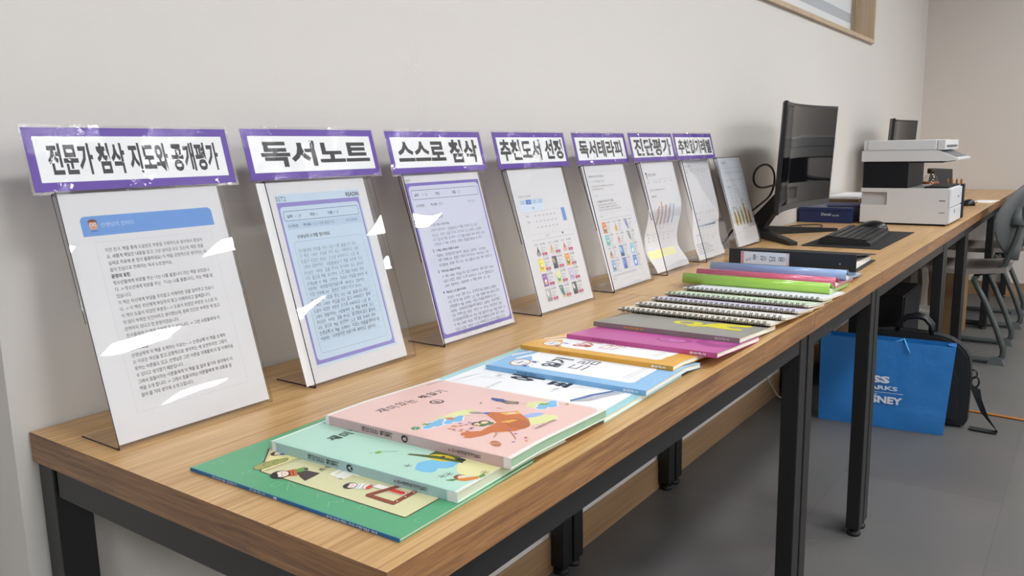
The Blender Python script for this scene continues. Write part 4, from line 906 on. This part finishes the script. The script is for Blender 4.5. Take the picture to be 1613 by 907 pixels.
# ================================================================== MONITORS, KEYBOARD, MOUSE
def monitor(x0, lab, y=-.163, zb=.832, w=.618, hh=.368):
    t = thing('monitor', lab, 'monitor', (x0+w/2, y, TOP)); zb -= TOP
    R = 1.15; hw = w/2
    def crv(u): return (R-math.sqrt(R*R-u*u))*-1.0   # edges come forward
    us = [hw*(-1+2*k/16) for k in range(17)]
    mb = MB(); SH = lambda v: -(v-zb)*.055
    mb.grid(lambda u, v: (u, crv(u)-.0005+SH(v), v), [u*.985 for u in us], [zb+.022, zb+hh-.008], M_SCREEN); mb.build('screen', t)
    mb = MB(); F = lambda u, v, d: (u, crv(u)+d*(1 if abs(u) < .25 else .55)+SH(v), v)
    for d, m in ((0, M_BLKP), (.022, M_BLKP)): mb.grid(lambda u, v: F(u, v, d), us, [zb, zb+hh], m)
    for v in (zb, zb+hh): mb.grid(lambda u, q: F(u, v, q), us, [0, .022], M_BLKP, False)
    for u in (-hw, hw): mb.grid(lambda q, v: F(u, v, q), [0, .022], [zb, zb+hh], M_BLKP, False)
    mb.prism([(-.13, zb+.05), (.13, zb+.05), (.10, zb+.24), (-.10, zb+.24)], .002, .024, 'y', M_BLKP); mb.build('housing', t)
    mb = MB(); mb.grid(lambda u, v: (u, crv(u)-.0008+SH(v), v), us, [zb+.0005, zb+.021], mat('bezel_grey', '#3c3d40', rough=.35)); mb.build('lower_bezel', t)
    # arm and V foot
    mb = MB(); mb.prism([(.024, .215), (.040, .215), (.050, .165), (.165, .040), (.165, .0), (.095, .0), (.095, .035), (.020, .150)], -.030, .030, 'x', M_BLKP); mb.build('stand_arm', t)
    for sx in (-1, 1):
        mb = MB(); a = Vector((sx*.02, .125)); b_ = Vector((sx*.265, -.085)); d = (b_-a).normalized(); n = Vector((-d.y, d.x))*.021
        q = [a+n, a-n, b_-n*.6, b_+n*.6]
        mb.add([(p_.x, p_.y, z_) for z_ in (0, 1) for p_ in q], [], M_BLKP)
        V = [(q[0].x, q[0].y, .0), (q[1].x, q[1].y, .0), (q[2].x, q[2].y, 0), (q[3].x, q[3].y, 0), (q[0].x, q[0].y, .034), (q[1].x, q[1].y, .034), (q[2].x, q[2].y, .012), (q[3].x, q[3].y, .012)]
        mb = MB(); mb.add(V, [(0, 3, 2, 1), (4, 5, 6, 7), (0, 1, 5, 4), (1, 2, 6, 5), (2, 3, 7, 6), (3, 0, 4, 7)], M_BLKP); mb.build('foot', t)
    return t
mon = monitor(2.246, 'large black curved monitor on a V shaped foot beside the keyboard')
monitor(4.065, 'black curved monitor half hidden behind the white printer', y=-.140, zb=.812)
M_CAB = mat('cable_black', '#16181b', rough=.45)
def cable(name, pts, r, m, lab, n=6):
    P = [Vector(p_) for p_ in pts]; out = []
    for i in range(len(P)-1):
        p0, p1, p2, p3 = P[max(0, i-1)], P[i], P[i+1], P[min(len(P)-1, i+2)]
        for k in range(6):
            t = k/6; out.append(.5*((2*p1)+(-p0+p2)*t+(2*p0-5*p1+4*p2-p3)*t*t+(-p0+3*p1-3*p2+p3)*t**3))
    out.append(P[-1]); mb = MB(); c = P[0]; mb.tube([q-c for q in out], r, m, n=n); o = mb.build(name, loc=c); tag(o, lab, 'cable'); return o
cable('video_cable', [(2.76, -.12, .915), (2.70, -.09, .914), (2.63, -.062, .911), (2.56, -.060, .908), (2.49, -.060, .911), (2.44, -.060, .924), (2.421, -.060, .945), (2.432, -.060, .966), (2.47, -.060, .983), (2.53, -.060, .991), (2.585, -.060, .986), (2.630, -.060, .969), (2.652, -.060, .942), (2.660, -.055, .905), (2.640, -.045, .868), (2.55, -.035, .838), (2.416, -.025, .802), (2.34, -.018, .766), (2.29, -.014, .7365)], .0042, M_CAB, 'black cable looping out behind the large curved monitor')
cable('thin_cable', [(2.70, -.020, .7325), (2.80, -.020, .7325), (2.90, -.040, .7325), (3.00, -.08, .7325), (3.02, -.14, .7325), (2.92, -.16, .7325), (2.86, -.11, .7325), (2.96, -.075, .7325)], .0022, M_CAB, 'thin black cable coiled on the desk behind the keyboard')
t = mb = None
mb = MB(); mb.box(-.29, .29, -.122, .122, 0, .002, mat('mat_black', '#17181b', rough=.7, bump=.15, bscale=900)); tag(mb.build('desk_mat', loc=(2.585, -.392, TOP+.0004), rotz=0), 'black desk mat under the keyboard and mouse', 'mat')
kb = thing('keyboard', 'black keyboard lying on the desk mat before the monitor', 'keyboard', (2.565, -.383, TOP+.0028), rad(3))
mb = MB(); mb.prism([(-.078, 0), (.078, 0), (.078, .020), (.066, .024), (-.070, .012), (-.078, .008)], -.215, .215, 'x', mat('keyboard_black', '#1d1f23', rough=.45)); mb.build('case', kb)
mb = MB()
for r_ in range(6):
    for c_ in range(19):
        x, y = -.205+.0217*c_, -.064+.0215*r_; z_ = .0125+.0115*(y+.07)/.136
        if r_ == 0 and 4 <= c_ <= 8:
            if c_ == 4: mb.box(x, x+.105, y, y+.0185, z_-.002, z_+.006, M_BLKP)
            continue
        mb.box(x, x+.0188, y, y+.0188, z_-.002, z_+.006, M_BLKP)
k_ = mb.build('keys', kb); k_['kind'] = 'stuff'
mo = thing('mouse', 'black wireless mouse at the far end of the desk mat', 'mouse', (2.845, -.372, TOP+.0028), rad(-15))
def dome(mb, a, b_, h_, m, n=14, q=7, cut_=None):
    prof = [(math.cos(rad(90*k/q)), math.sin(rad(90*k/q))) for k in range(q+1)]; vs = []
    for r_, z_ in prof:
        for j in range(n): an = 2*PI*j/n; vs.append((a*r_*math.cos(an), b_*r_*math.sin(an)*(1+.12*math.cos(an)), h_*(z_**.8)*(1-.18*math.sin(an)*r_)))
    mb.add(vs, [(i*n+j, i*n+(j+1) % n, (i+1)*n+(j+1) % n, (i+1)*n+j) for i in range(q) for j in range(n)], m, True); mb.add(vs, [tuple(reversed(range(n)))], m)
mb = MB(); dome(mb, .034, .060, .040, mat('mouse_black', '#15171b', rough=.28)); mb.build('shell', mo)
mb = MB(); mb.tube([(-.002, .030, .024), (.002, .030, .024)], .008, M_RUB, n=12); mb.build('scroll_wheel', mo)
mo2 = thing('mouse', 'small dark mouse on the desk beyond the printer', 'mouse', (4.37, -.515, TOP+.0003), rad(10))
mb = MB(); dome(mb, .020, .034, .034, MATS['mouse_black']); mb.build('shell', mo2)
mb = MB(); mb.tube([(-.002, .017, .021), (.002, .017, .021)], .006, M_RUB, n=12); mb.build('scroll_wheel', mo2)
cable('mouse_cable', [(4.42, -.520, .745), (4.47, -.515, .7335), (4.54, -.520, .7335), (4.62, -.530, .7335)], .002, M_CAB, 'short black cable of the small mouse beyond the printer')
mb = MB(); mb.box(-.105, .105, -.05, .05, 0, .0012, M_WHITE); tag(mb.build('paper_slip', loc=(4.74, -.555, TOP+.0004), rotz=rad(-8)), 'white paper slip on the desk beyond the printer', 'paper')

# ================================================================== PRINTER
pr = thing('printer', 'white multifunction printer with black middle on the far desk', 'printer', (3.165, -.252, TOP))
PX = .37; H0 = .148
def pp(name, fn, parent=None): mb = MB(); fn(mb); return mb.build(name, parent or pr)
pp('base_body', lambda m: (m.box(.0, .018, -.328, -.105, .008, H0, M_PRW), m.box(.0, .018, -.105, -.004, .132, H0, M_PRW), m.box(.0, .018, -.105, -.004, .008, .080, M_PRW), m.box(.0181, PX, -.328, -.004, .008, H0, M_PRW, bevel=.004)))
pp('foot_strip', lambda m: m.box(.01, PX-.01, -.32, -.02, 0, .0078, M_PRB))
# side grip recess: framed by a lip
pp('side_grip', lambda m: (m.box(.0150, .0179, -.1048, -.0045, .0805, .1315, mat('printer_recess', '#bcbdbe', rough=.45)), m.prism([(-.1048, .0805), (-.0045, .0805), (-.0045, .084), (-.1048, .084)], .004, .0148, 'x', MATS['printer_recess'])))
fr = pp('front_door', lambda m: m.box(.006, PX-.050, -.336, -.3285, .074, H0-.003, M_PRW, bevel=.002)); pp('door_badge', lambda m: m.box(.20, .225, -.3375, -.3362, .105, .112, M_PRG), fr)
dr = pp('paper_drawer', lambda m: m.box(.006, PX-.050, -.336, -.3285, .010, .070, M_PRW, bevel=.002)); pp('drawer_latch', lambda m: m.box(.12, .126, -.3375, -.3362, .045, .060, M_PRG), dr)
pp('front_trim', lambda m: m.box(PX-.047, PX+.004, -.340, -.3285, .008, H0+.004, M_PRB, bevel=.002))
pp('seam_notch', lambda m: (m.box(-.0006, -.0001, -.318, -.296, .098, .102, M_PRG), m.box(-.0006, -.0001, -.318, -.296, .052, .0545, M_PRG)))
pp('output_tray', lambda m: m.box(.03, PX-.03, -.322, -.235, H0+.0004, H0+.006, M_PRB, bevel=.001))
pp('column', lambda m: m.box(.004, PX-.01, -.178, -.008, H0+.0004, .2545, M_PRB, bevel=.002))
pp('scanner_bed', lambda m: (m.prism([(-.001, .2555), (-.001, .2985), (-.280, .2985), (-.345, .268), (-.352, .266), (-.352, .260), (-.318, .2555)], -.004, PX, 'x', M_PRW), ))
pp('control_panel', lambda m: (m.add([(.03, -.2868, .2970), (PX-.03, -.2868, .2970), (PX-.03, -.3420, .2712), (.03, -.3420, .2712)], [(0, 1, 2, 3)], mat('panel_dark', '#6d7075', rough=.3)), ))
pp('bed_underside', lambda m: m.box(.01, PX-.02, -.30, -.180, .2495, .2552, M_PRB))
lid = pp('document_feeder', lambda m: m.box(-.002, PX-.01, -.276, -.006, .2995, .340, M_PRW, bevel=.004))
pp('feeder_end', lambda m: m.box(.0, PX-.02, -.306, -.2775, .2995, .3385, M_PRW, bevel=.003)); pp('feeder_slot', lambda m: m.box(.03, PX-.06, -.3075, -.3062, .309, .318, M_PRG))
pp('feeder_seam', lambda m: m.box(-.0027, -.0021, -.022, -.0205, .301, .339, M_PRG), lid)

# blue box with text, carton, papers
bb = thing('storage_box', 'dark blue lidded box with white lettering, left of the printer', 'box', (3.15, -.120, TOP+.0003))
M_NB = mat('box_navy', '#1c2b58', rough=.4)
mb = MB(); mb.box(0, .27, -.108, .108, 0, .050, M_NB, bevel=.0015); mb.build('body', bb)
mb = MB(); mb.box(-.002, .272, -.110, .110, .0505, .064, M_NB, bevel=.0015); mb.build('lid', bb)
s = Sheet(); s.text('Devel', .0, .0, .017, G('#d5d9e2'), bold=.01); s.text('world', .044, -.002, .012, G('#d5d9e2'))
s.build('lettering', lambda u, v, d: (-.0005-d, .016-u, .030+v), bb, lift=.0006)
mb = MB(); mb.box(-.05, .05, -.07, .07, 0, .012, mat('cloth_violet', '#5b5a78', rough=.8), bevel=.004); tag(mb.build('cloth_pouch', loc=(3.27, -.170, TOP+.0655), rotz=.2), 'violet cloth pouch on top of the dark blue box', 'pouch')
cb = thing('carton', 'low brown carton against the wall beyond the blue box', 'box', (3.62, -.095, TOP+.0003))
M_CARD = mat('cardboard', '#846848', rough=.8, bump=.1, bscale=120, var=.06)
mb = MB(); mb.box(-.16, .30, -.085, .085, 0, .080, M_CARD, bevel=.002); mb.build('body', cb)
mb = MB()
for i in range(4): mb.box(-.14+.004*i, .27-.005*i, -.075, .07-.003*i, .0008+.0022*i, .0028+.0022*i, M_WHITE)
tag(mb.build('paper_stack', loc=(3.62, -.095, TOP+.0805), rotz=rad(2)), 'loose white papers stacked on the low brown carton', 'papers')

# things on the desk behind the printer: bottle, slate card holder, pegs
bt = thing('glass_bottle', 'round glass bottle with dark cap and amber liquid behind the printer', 'bottle', (4.5, -.314, TOP+.0003))
M_BG = glass('bottle_glass', (.95, .93, .90, 1), amount=1.2, rough=.02)
mb = MB(); mb.lathe([(.020, 0), (.036, .004), (.042, .04), (.044, .10), (.040, .125), (.026, .150), (.014, .160), (.013, .166)], M_BG, 24); mb.build('body', bt)
mb = MB(); mb.lathe([(.018, .003), (.034, .006), (.040, .04), (.0415, .10), (.040, .118)], mat('amber_liquid', '#8a4f28', rough=.15), 24); mb.build('liquid', bt)
mb = MB(); mb.lathe([(.017, .1605), (.020, .164), (.020, .186), (.018, .188)], mat('cap_brown', '#2e221c', rough=.45), 20); mb.build('cap', bt)
mb = MB(); mb.prism([(-.07, 0), (.075, 0), (.045, .185), (-.06, .180)], -.004, .004, 'x', mat('slate_grey', '#55585b', rough=.6)); tag(mb.build('slate_board', loc=(4.66, -.335, TOP+.0003)), 'grey slate board propped behind the glass bottle', 'board')
M_PEG = mat('peg_wood', '#9a6a38', rough=.6)
ph = thing('peg_rack', 'small wooden rack with upright pegs beyond the glass bottle', 'rack', (4.58, -.418, TOP+.0003))
mb = MB(); mb.box(-.02, .02, -.045, .045, 0, .092, M_PEG, bevel=.002); mb.build('block', ph)
for k in range(4): mb = MB(); mb.lathe([(.005, .0925), (.0055, .124), (.004, .130)], M_PEG, 8, (0, .032-.022*k, 0)); mb.build('peg', ph)

# ================================================================== UNDER THE TABLES
def carrier():
    t = thing('shopping_bag', 'bright blue glossy shopping bag with white lettering on the floor', 'bag', (2.765, -.450, 0), rad(5.5))
    m = bpy.data.materials.new('bag_blue'); m.use_nodes = True; N, L = nt(m); b_ = N['Principled BSDF']
    b_.inputs['Base Color'].default_value = hexc('#2a78c2'); b_.inputs['Roughness'].default_value = .28; b_.inputs['Coat Weight'].default_value = .5
    tc = N.new('ShaderNodeTexCoord'); n = N.new('ShaderNodeTexNoise'); n.inputs['Scale'].default_value = 13; n.inputs['Detail'].default_value = 3; n.inputs['Distortion'].default_value = .2
    L.new(tc.outputs['Object'], n.inputs['Vector']); bp = N.new('ShaderNodeBump'); bp.inputs['Strength'].default_value = .22; bp.inputs['Distance'].default_value = .02; L.new(n.outputs['Fac'], bp.inputs['Height']); L.new(bp.outputs[0], b_.inputs['Normal'])
    Y0, Y1, D, Z = -.218, .215, .10, .338
    rnd = random.Random(4)
    us = [i/14 for i in range(15)]; vs = [i/12 for i in range(13)]
    nz = {(i, j): rnd.uniform(-1, 1) for i in range(15) for j in range(13)}
    def front(u, v):
        i, j = round(u*14), round(v*12); k = .0016*nz[(i, j)]*(1-abs(2*u-1)**4)*(1-v*.4)
        if .25 < u < .72 and .2 < v < .7: k *= .3
        elif v < .2 or u > .72: k *= 3.2
        k -= .006*math.exp(-((v-.13-.02*math.sin(9*u))/.035)**2)+.007*math.exp(-(((v-.42)-(u-.83)*1.9)/.07)**2)*(1 if u > .7 else 0)
        return (-.004*math.sin(PI*u)*(1-v)+.010*v*0+k-.006*math.sin(PI*v), Y1+(Y0-Y1)*u-(.022*v*u)+.004*v*(1-u), max(.0005, Z*v-.004*v*u))
    def back(u, v): p_ = front(1-u, v); return (D*(1-.25*v)+.002*nz[(round((1-u)*14), round(v*12))], p_[1], p_[2])
    mb = MB(); mb.grid(front, us, vs, m); mb.build('front_panel', t, recalc=False)
    mb = MB(); mb.grid(back, us, vs, m); mb.build('back_panel', t, recalc=False)
    for e in (0, 1):
        mb = MB()
        def side(w_, v):
            a = front(e, v); b2 = back(1-e, v); f = .030*math.sin(PI*w_)*v*(1 if e else -1)
            return (a[0]+(b2[0]-a[0])*w_, a[1]+f, a[2])
        mb.grid(side, [0, .25, .5, .75, 1], vs, m); mb.build('gusset', t, recalc=False)
    mb = MB(); mb.add([front(0, 0), front(1, 0), back(0, 0), back(1, 0)], [(0, 1, 2, 3)], m); mb.build('bottom', t, recalc=False)
    mb = MB(); mb.grid(lambda u, v: (front(u, .9+.1*v)[0]-.0008, front(u, .9+.1*v)[1], front(u, 1)[2]-.030*(1-v)), us, [0, 1], m) if False else None
    mb = MB(); cdm = mat('cord_blue', '#5aa6dc', rough=.5)
    for y in (-.080,):
        mb.tube([(-.012, y-.012, .300), (-.014, y-.004, .318), (-.008, y+.004, .336), (.004, y+.010, .346), (.016, y+.010, .330)], .0032, cdm, n=8); mb.tube([(.004, y+.010, .346), (.02, y+.05, .325), (.03, y+.08, .29)], .003, cdm, n=6)
    mb.build('cord_handle', t)
    mb = MB(); mb.tube([(.02, .215, .300), (.012, .2145, .332), (.006, .222, .352), (.010, .228, .375)], .003, mat('cord_tan', '#b27a3c', rough=.6), n=6); mb.build('tan_cord', t)
    s = Sheet(); WB = G('#dfe6ee')   # u runs to the right in the picture
    s.fit('SS', -.022, .176, .040, .203, WB, bold=.05); s.fit('PARKS', -.048, .150, .068, .166, WB, bold=.03); s.rect(-.052, .1395, .088, .1412, WB)
    s.fit('AND', -.022, .128, .000, .134, WB, bold=.01); P_, b_ = glyphs('DISNEY', .045, .12); s.fit('DISNEY', -.062, .098, .086, .126, WB, bold=.045)
    s.build('lettering', lambda u, v, d: (-.0150, .008-u, v), t, lift=0)
carrier()
def laptop_bag():
    t = thing('laptop_bag', 'black fabric laptop bag standing behind the blue shopping bag', 'bag', (2.903, -.53, 0), rad(1))
    m = mat('bag_nylon', '#0f1115', rough=.7, bump=.3, bscale=700)
    # outline in (y,z): right shoulder strongly rounded
    o = [(.21, .004), (.215, .30), (.19, .340), (.05, .352), (-.06, .348)]+[(-.06-.135*math.sin(rad(a)), .248+.10*math.cos(rad(a))) for a in (15, 30, 45, 60, 75, 90)]+[(-.200, .20), (-.198, .03), (-.185, .004)]
    mb = MB(); mb.prism(o, 0, .070, 'x', m); mb.build('body', t, bevel=.008)
    mb = MB(); oo = [(.17, .03), (.17, .23), (-.14, .23), (-.165, .19), (-.165, .03)]; mb.prism(oo, -.016, -.0005, 'x', m); mb.build('front_pocket', t, bevel=.005)
    for x in (.014, .056):
        mb = MB(); pts = [(x, .060-.075*0, .345), (x, .055, .375), (x, .030, .400), (x, -.005, .408), (x, -.035, .402), (x, -.055, .378), (x, -.060, .343)]; mb.tube(pts, .009, mat('bag_leather', '#17181c', rough=.35), n=8); mb.build('handle', t)
    mb = MB(); mb.tube([(.04, -.205+.012*math.cos(a), .205+.016*math.sin(a)) for a in [rad(30*k) for k in range(12)]], .003, M_BLKP, n=6, closed=True)
    mb.tube([(.04, -.212+.013*math.cos(a), .175+.020*math.sin(a)) for a in [rad(30*k) for k in range(12)]], .0035, M_BLKP, n=6, closed=True); mb.build('swivel_hook', t)
    pts = [(.036, -.212, .158, 0), (.030, -.224, .12, .2), (.018, -.252, .06, .3), (.004, -.292, .014, .6), (.002, -.296, .005, 1), (.004, -.262, .004, 1), (.010, -.206, .005, 1)]
    mb = MB(); V = []
    for i, (x, y, z_, f) in enumerate(pts):   # f: how far the ribbon has turned over onto the floor
        dy, dz = .019*(1-f), .019*(1-f)*.45; dx = .019*f
        V += [(x-dx-.0012*(1-f), y-dy, z_-dz+.0), (x+dx-.0012*(1-f), y+dy, z_+dz), (x-dx+.0012*(1-f), y-dy, z_-dz+.0022*f), (x+dx+.0012*(1-f), y+dy, z_+dz+.0022*f)]
    for k in range(len(pts)-1):
        a = 4*k; mb.add(V[a:a+8], [(0, 1, 5, 4), (2, 6, 7, 3), (0, 4, 6, 2), (1, 3, 7, 5)], mat('strap_black', '#16181c', rough=.6))
    mb.build('shoulder_strap', t)
laptop_bag()
pc = thing('computer_tower', 'black computer tower on the floor beyond the bags', 'computer', (3.34, -.33, 0))
mb = MB(); mb.box(-.16, .22, -.11, .10, .012, .435, M_BLKP, bevel=.004); mb.build('case', pc)
mb = MB(); mb.box(-.15, .21, -.114, -.1105, .02, .43, M_PRB, bevel=.001); mb.build('front_bezel', pc)
for x, y in ((-.13, -.08), (.19, -.08), (-.13, .07), (.19, .07)): mb = MB(); mb.lathe([(.016, 0), (.018, .0115)], M_RUB, 12, (x, y, 0)); mb.build('foot', pc)
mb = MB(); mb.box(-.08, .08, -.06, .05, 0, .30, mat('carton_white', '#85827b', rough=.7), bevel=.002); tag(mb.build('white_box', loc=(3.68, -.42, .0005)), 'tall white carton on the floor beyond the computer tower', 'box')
def crumple(name, loc, w, d, h_, m, lab, seed):
    rnd = random.Random(seed); mb = MB(); n = 20; rows = 9; vs = []
    for j in range(rows):
        v = j/(rows-1)
        for i in range(n):
            a = 2*PI*i/n; k = 1-.25*v+rnd.uniform(-.10, .10); c, s_ = math.cos(a), math.sin(a)
            vs.append((w/2*k*abs(c)**.6*(1 if c > 0 else -1), d/2*k*abs(s_)**.6*(1 if s_ > 0 else -1), h_*v+(rnd.uniform(-.02, .02) if 0 < j else 0)))
    mb.add(vs, [(j*n+i, j*n+(i+1) % n, (j+1)*n+(i+1) % n, (j+1)*n+i) for j in range(rows-1) for i in range(n)], m); mb.add(vs, [tuple(range(n)), tuple(range((rows-1)*n, rows*n))], m)
    return tag(mb.build(name, loc=loc), lab, 'bag')
crumple('paper_sack', (3.875, -.36, .0005), .17, .16, .46, mat('sack_grey', '#6f675c', rough=.7), 'crumpled brown grey sack under the far desk', 5)
cx = thing('carton', 'tall brown carton on the floor under the farthest desks', 'box', (4.66, -.33, .0005))
mb = MB(); mb.box(-.13, .13, -.17, .14, 0, .40, M_CARD, bevel=.003); mb.build('body', cx)
mb = MB(); mb.box(-.131, .131, -.03, .0, .401, .4018, mat('tape_tan', '#b89a6a', rough=.3)); mb.build('tape', cx)
cable('white_wire', [(2.62, -.022, .40), (2.72, -.022, .20), (2.77, -.024, .12), (2.83, -.026, .070), (2.88, -.035, .020), (2.92, -.060, .0045), (2.96, -.09, .0045)], .0035, mat('cable_white', '#b9b5ac', rough=.5), 'white cable hanging at the wall under the tables')
cable('orange_cord', [(3.16, -.50, .005), (3.14, -.66, .005), (3.135, -.75, .005), (3.12, -.90, .005), (3.09, -1.15, .005), (3.06, -1.5, .005)], .0045, mat('cable_orange', '#b5702a', rough=.5), 'orange cord running over the floor beside the laptop bag')

# ================================================================== CHAIRS
M_TUBE = mat('tube_greygreen', '#454b4a', rough=.45, metal=.2); M_SHELL = mat('chair_shell', '#595b5c', rough=.6); M_SEAT = mat('chair_seat', '#7d7672', rough=.7); M_CAPG = mat('chair_cap', '#565c5e', rough=.5)
def chair(loc, lab, rotz=0):
    t = thing('school_chair', lab, 'chair', loc, rotz, 'grey school chairs at the desks')
    for sx in (-1, 1):
        x = .225*sx
        mb = MB(); mb.tube([(x, .22, .016), (x, 0, .016), (x, -.20, .016), (x, -.232, .022), (x, -.250, .045), (x, -.250, .080), (x, -.215, .175), (x, -.160, .300), (x, -.105, .405)], .0135, M_TUBE, n=10); lg = mb.build('leg_frame', t)
        mb = MB(); mb.prism([(-.262, 0), (-.185, 0), (-.205, .034), (-.245, .040)], x-.018, x+.018, 'x', M_CAPG); mb.build('floor_glide', lg)
        mb = MB(); mb.prism([(.19, 0), (.235, 0), (.235, .03), (.20, .033)], x-.017, x+.017, 'x', M_CAPG); mb.build('floor_glide', lg)
        mb = MB(); xb = .165*sx; mb.tube([(xb, -.10, .425), (xb, -.185, .440), (xb, -.225, .475), (xb, -.260, .60), (xb, -.285, .72), (xb, -.305, .83)], .0125, M_TUBE, n=10); up = mb.build('back_tube', t)
        mb = MB(); mb.tube([(xb, -.262, .66), (xb*.9, -.262, .70), (xb*.85, -.272, .745)], [.028, .034, .026], M_CAPG, n=10); mb.build('back_bracket', up)
    mb = MB(); mb.tube([(-.225, -.105, .405), (.225, -.105, .405)], .0125, M_TUBE); mb.tube([(-.225, .20, .016), (.225, .20, .016)], .0125, M_TUBE); mb.build('cross_bar', t)
    mb = MB(); us = [-1+2*i/12 for i in range(13)]; vs = [i/10 for i in range(11)]
    def seat(u, v, d): return (.215*u*(1-.08*abs(v-.5)), -.235+.44*v, .455+.012*u*u-.018*math.sin(PI*v)-.022*max(0, v-.8)*5*.4+d)
    mb.grid(lambda u, v: seat(u, v, .0), us, vs, M_SEAT); mb.grid(lambda u, v: seat(u, v, -.024), us, vs, M_SEAT)
    for u in (-1, 1): mb.grid(lambda q, v: seat(u, v, q), [0, -.024], vs, M_SEAT, False)
    for v in (0, 1): mb.grid(lambda u, q: seat(u, v, q), us, [0, -.024], M_SEAT, False)
    mb.build('seat', t)
    mb = MB(); n = 28; V = []
    def sh(a, r_, d):
        x = .235*r_*math.cos(a); zc = .205*r_*math.sin(a); y = -.235-.28*(zc+.205)*.9*.5+.11*(x/.235)**2+.015*(1-r_*r_)*0
        return (x, y-.022+d, .685+zc)
    for d in (0, -.010):
        rings = [[sh(2*PI*i/n, r_, d) for i in range(n)] for r_ in (1, .75, .5, .25)]+[[sh(0, 0, d)]]
        Vv = [p_ for rg in rings for p_ in rg]
        mb.add(Vv, [(k*n+i, k*n+(i+1) % n, (k+1)*n+(i+1) % n, (k+1)*n+i) for k in range(3) for i in range(n)]+[(3*n+i, 3*n+(i+1) % n, 4*n) for i in range(n)], M_SHELL, True)
    mb.add([sh(2*PI*i/n, 1, 0) for i in range(n)]+[sh(2*PI*i/n, 1, -.010) for i in range(n)], [(i, (i+1) % n, n+(i+1) % n, n+i) for i in range(n)], M_SHELL)
    mb.build('backrest', t)
    return t
c1 = chair((4.215, -.500, 0), 'grey school chair nearest the camera, pulled up to the desk')
dup(c1, (5.13, -.500, 0), rad(2), 'grey school chair farther back, mostly hidden by the nearer chair')

bpy.data.objects.remove(_to)
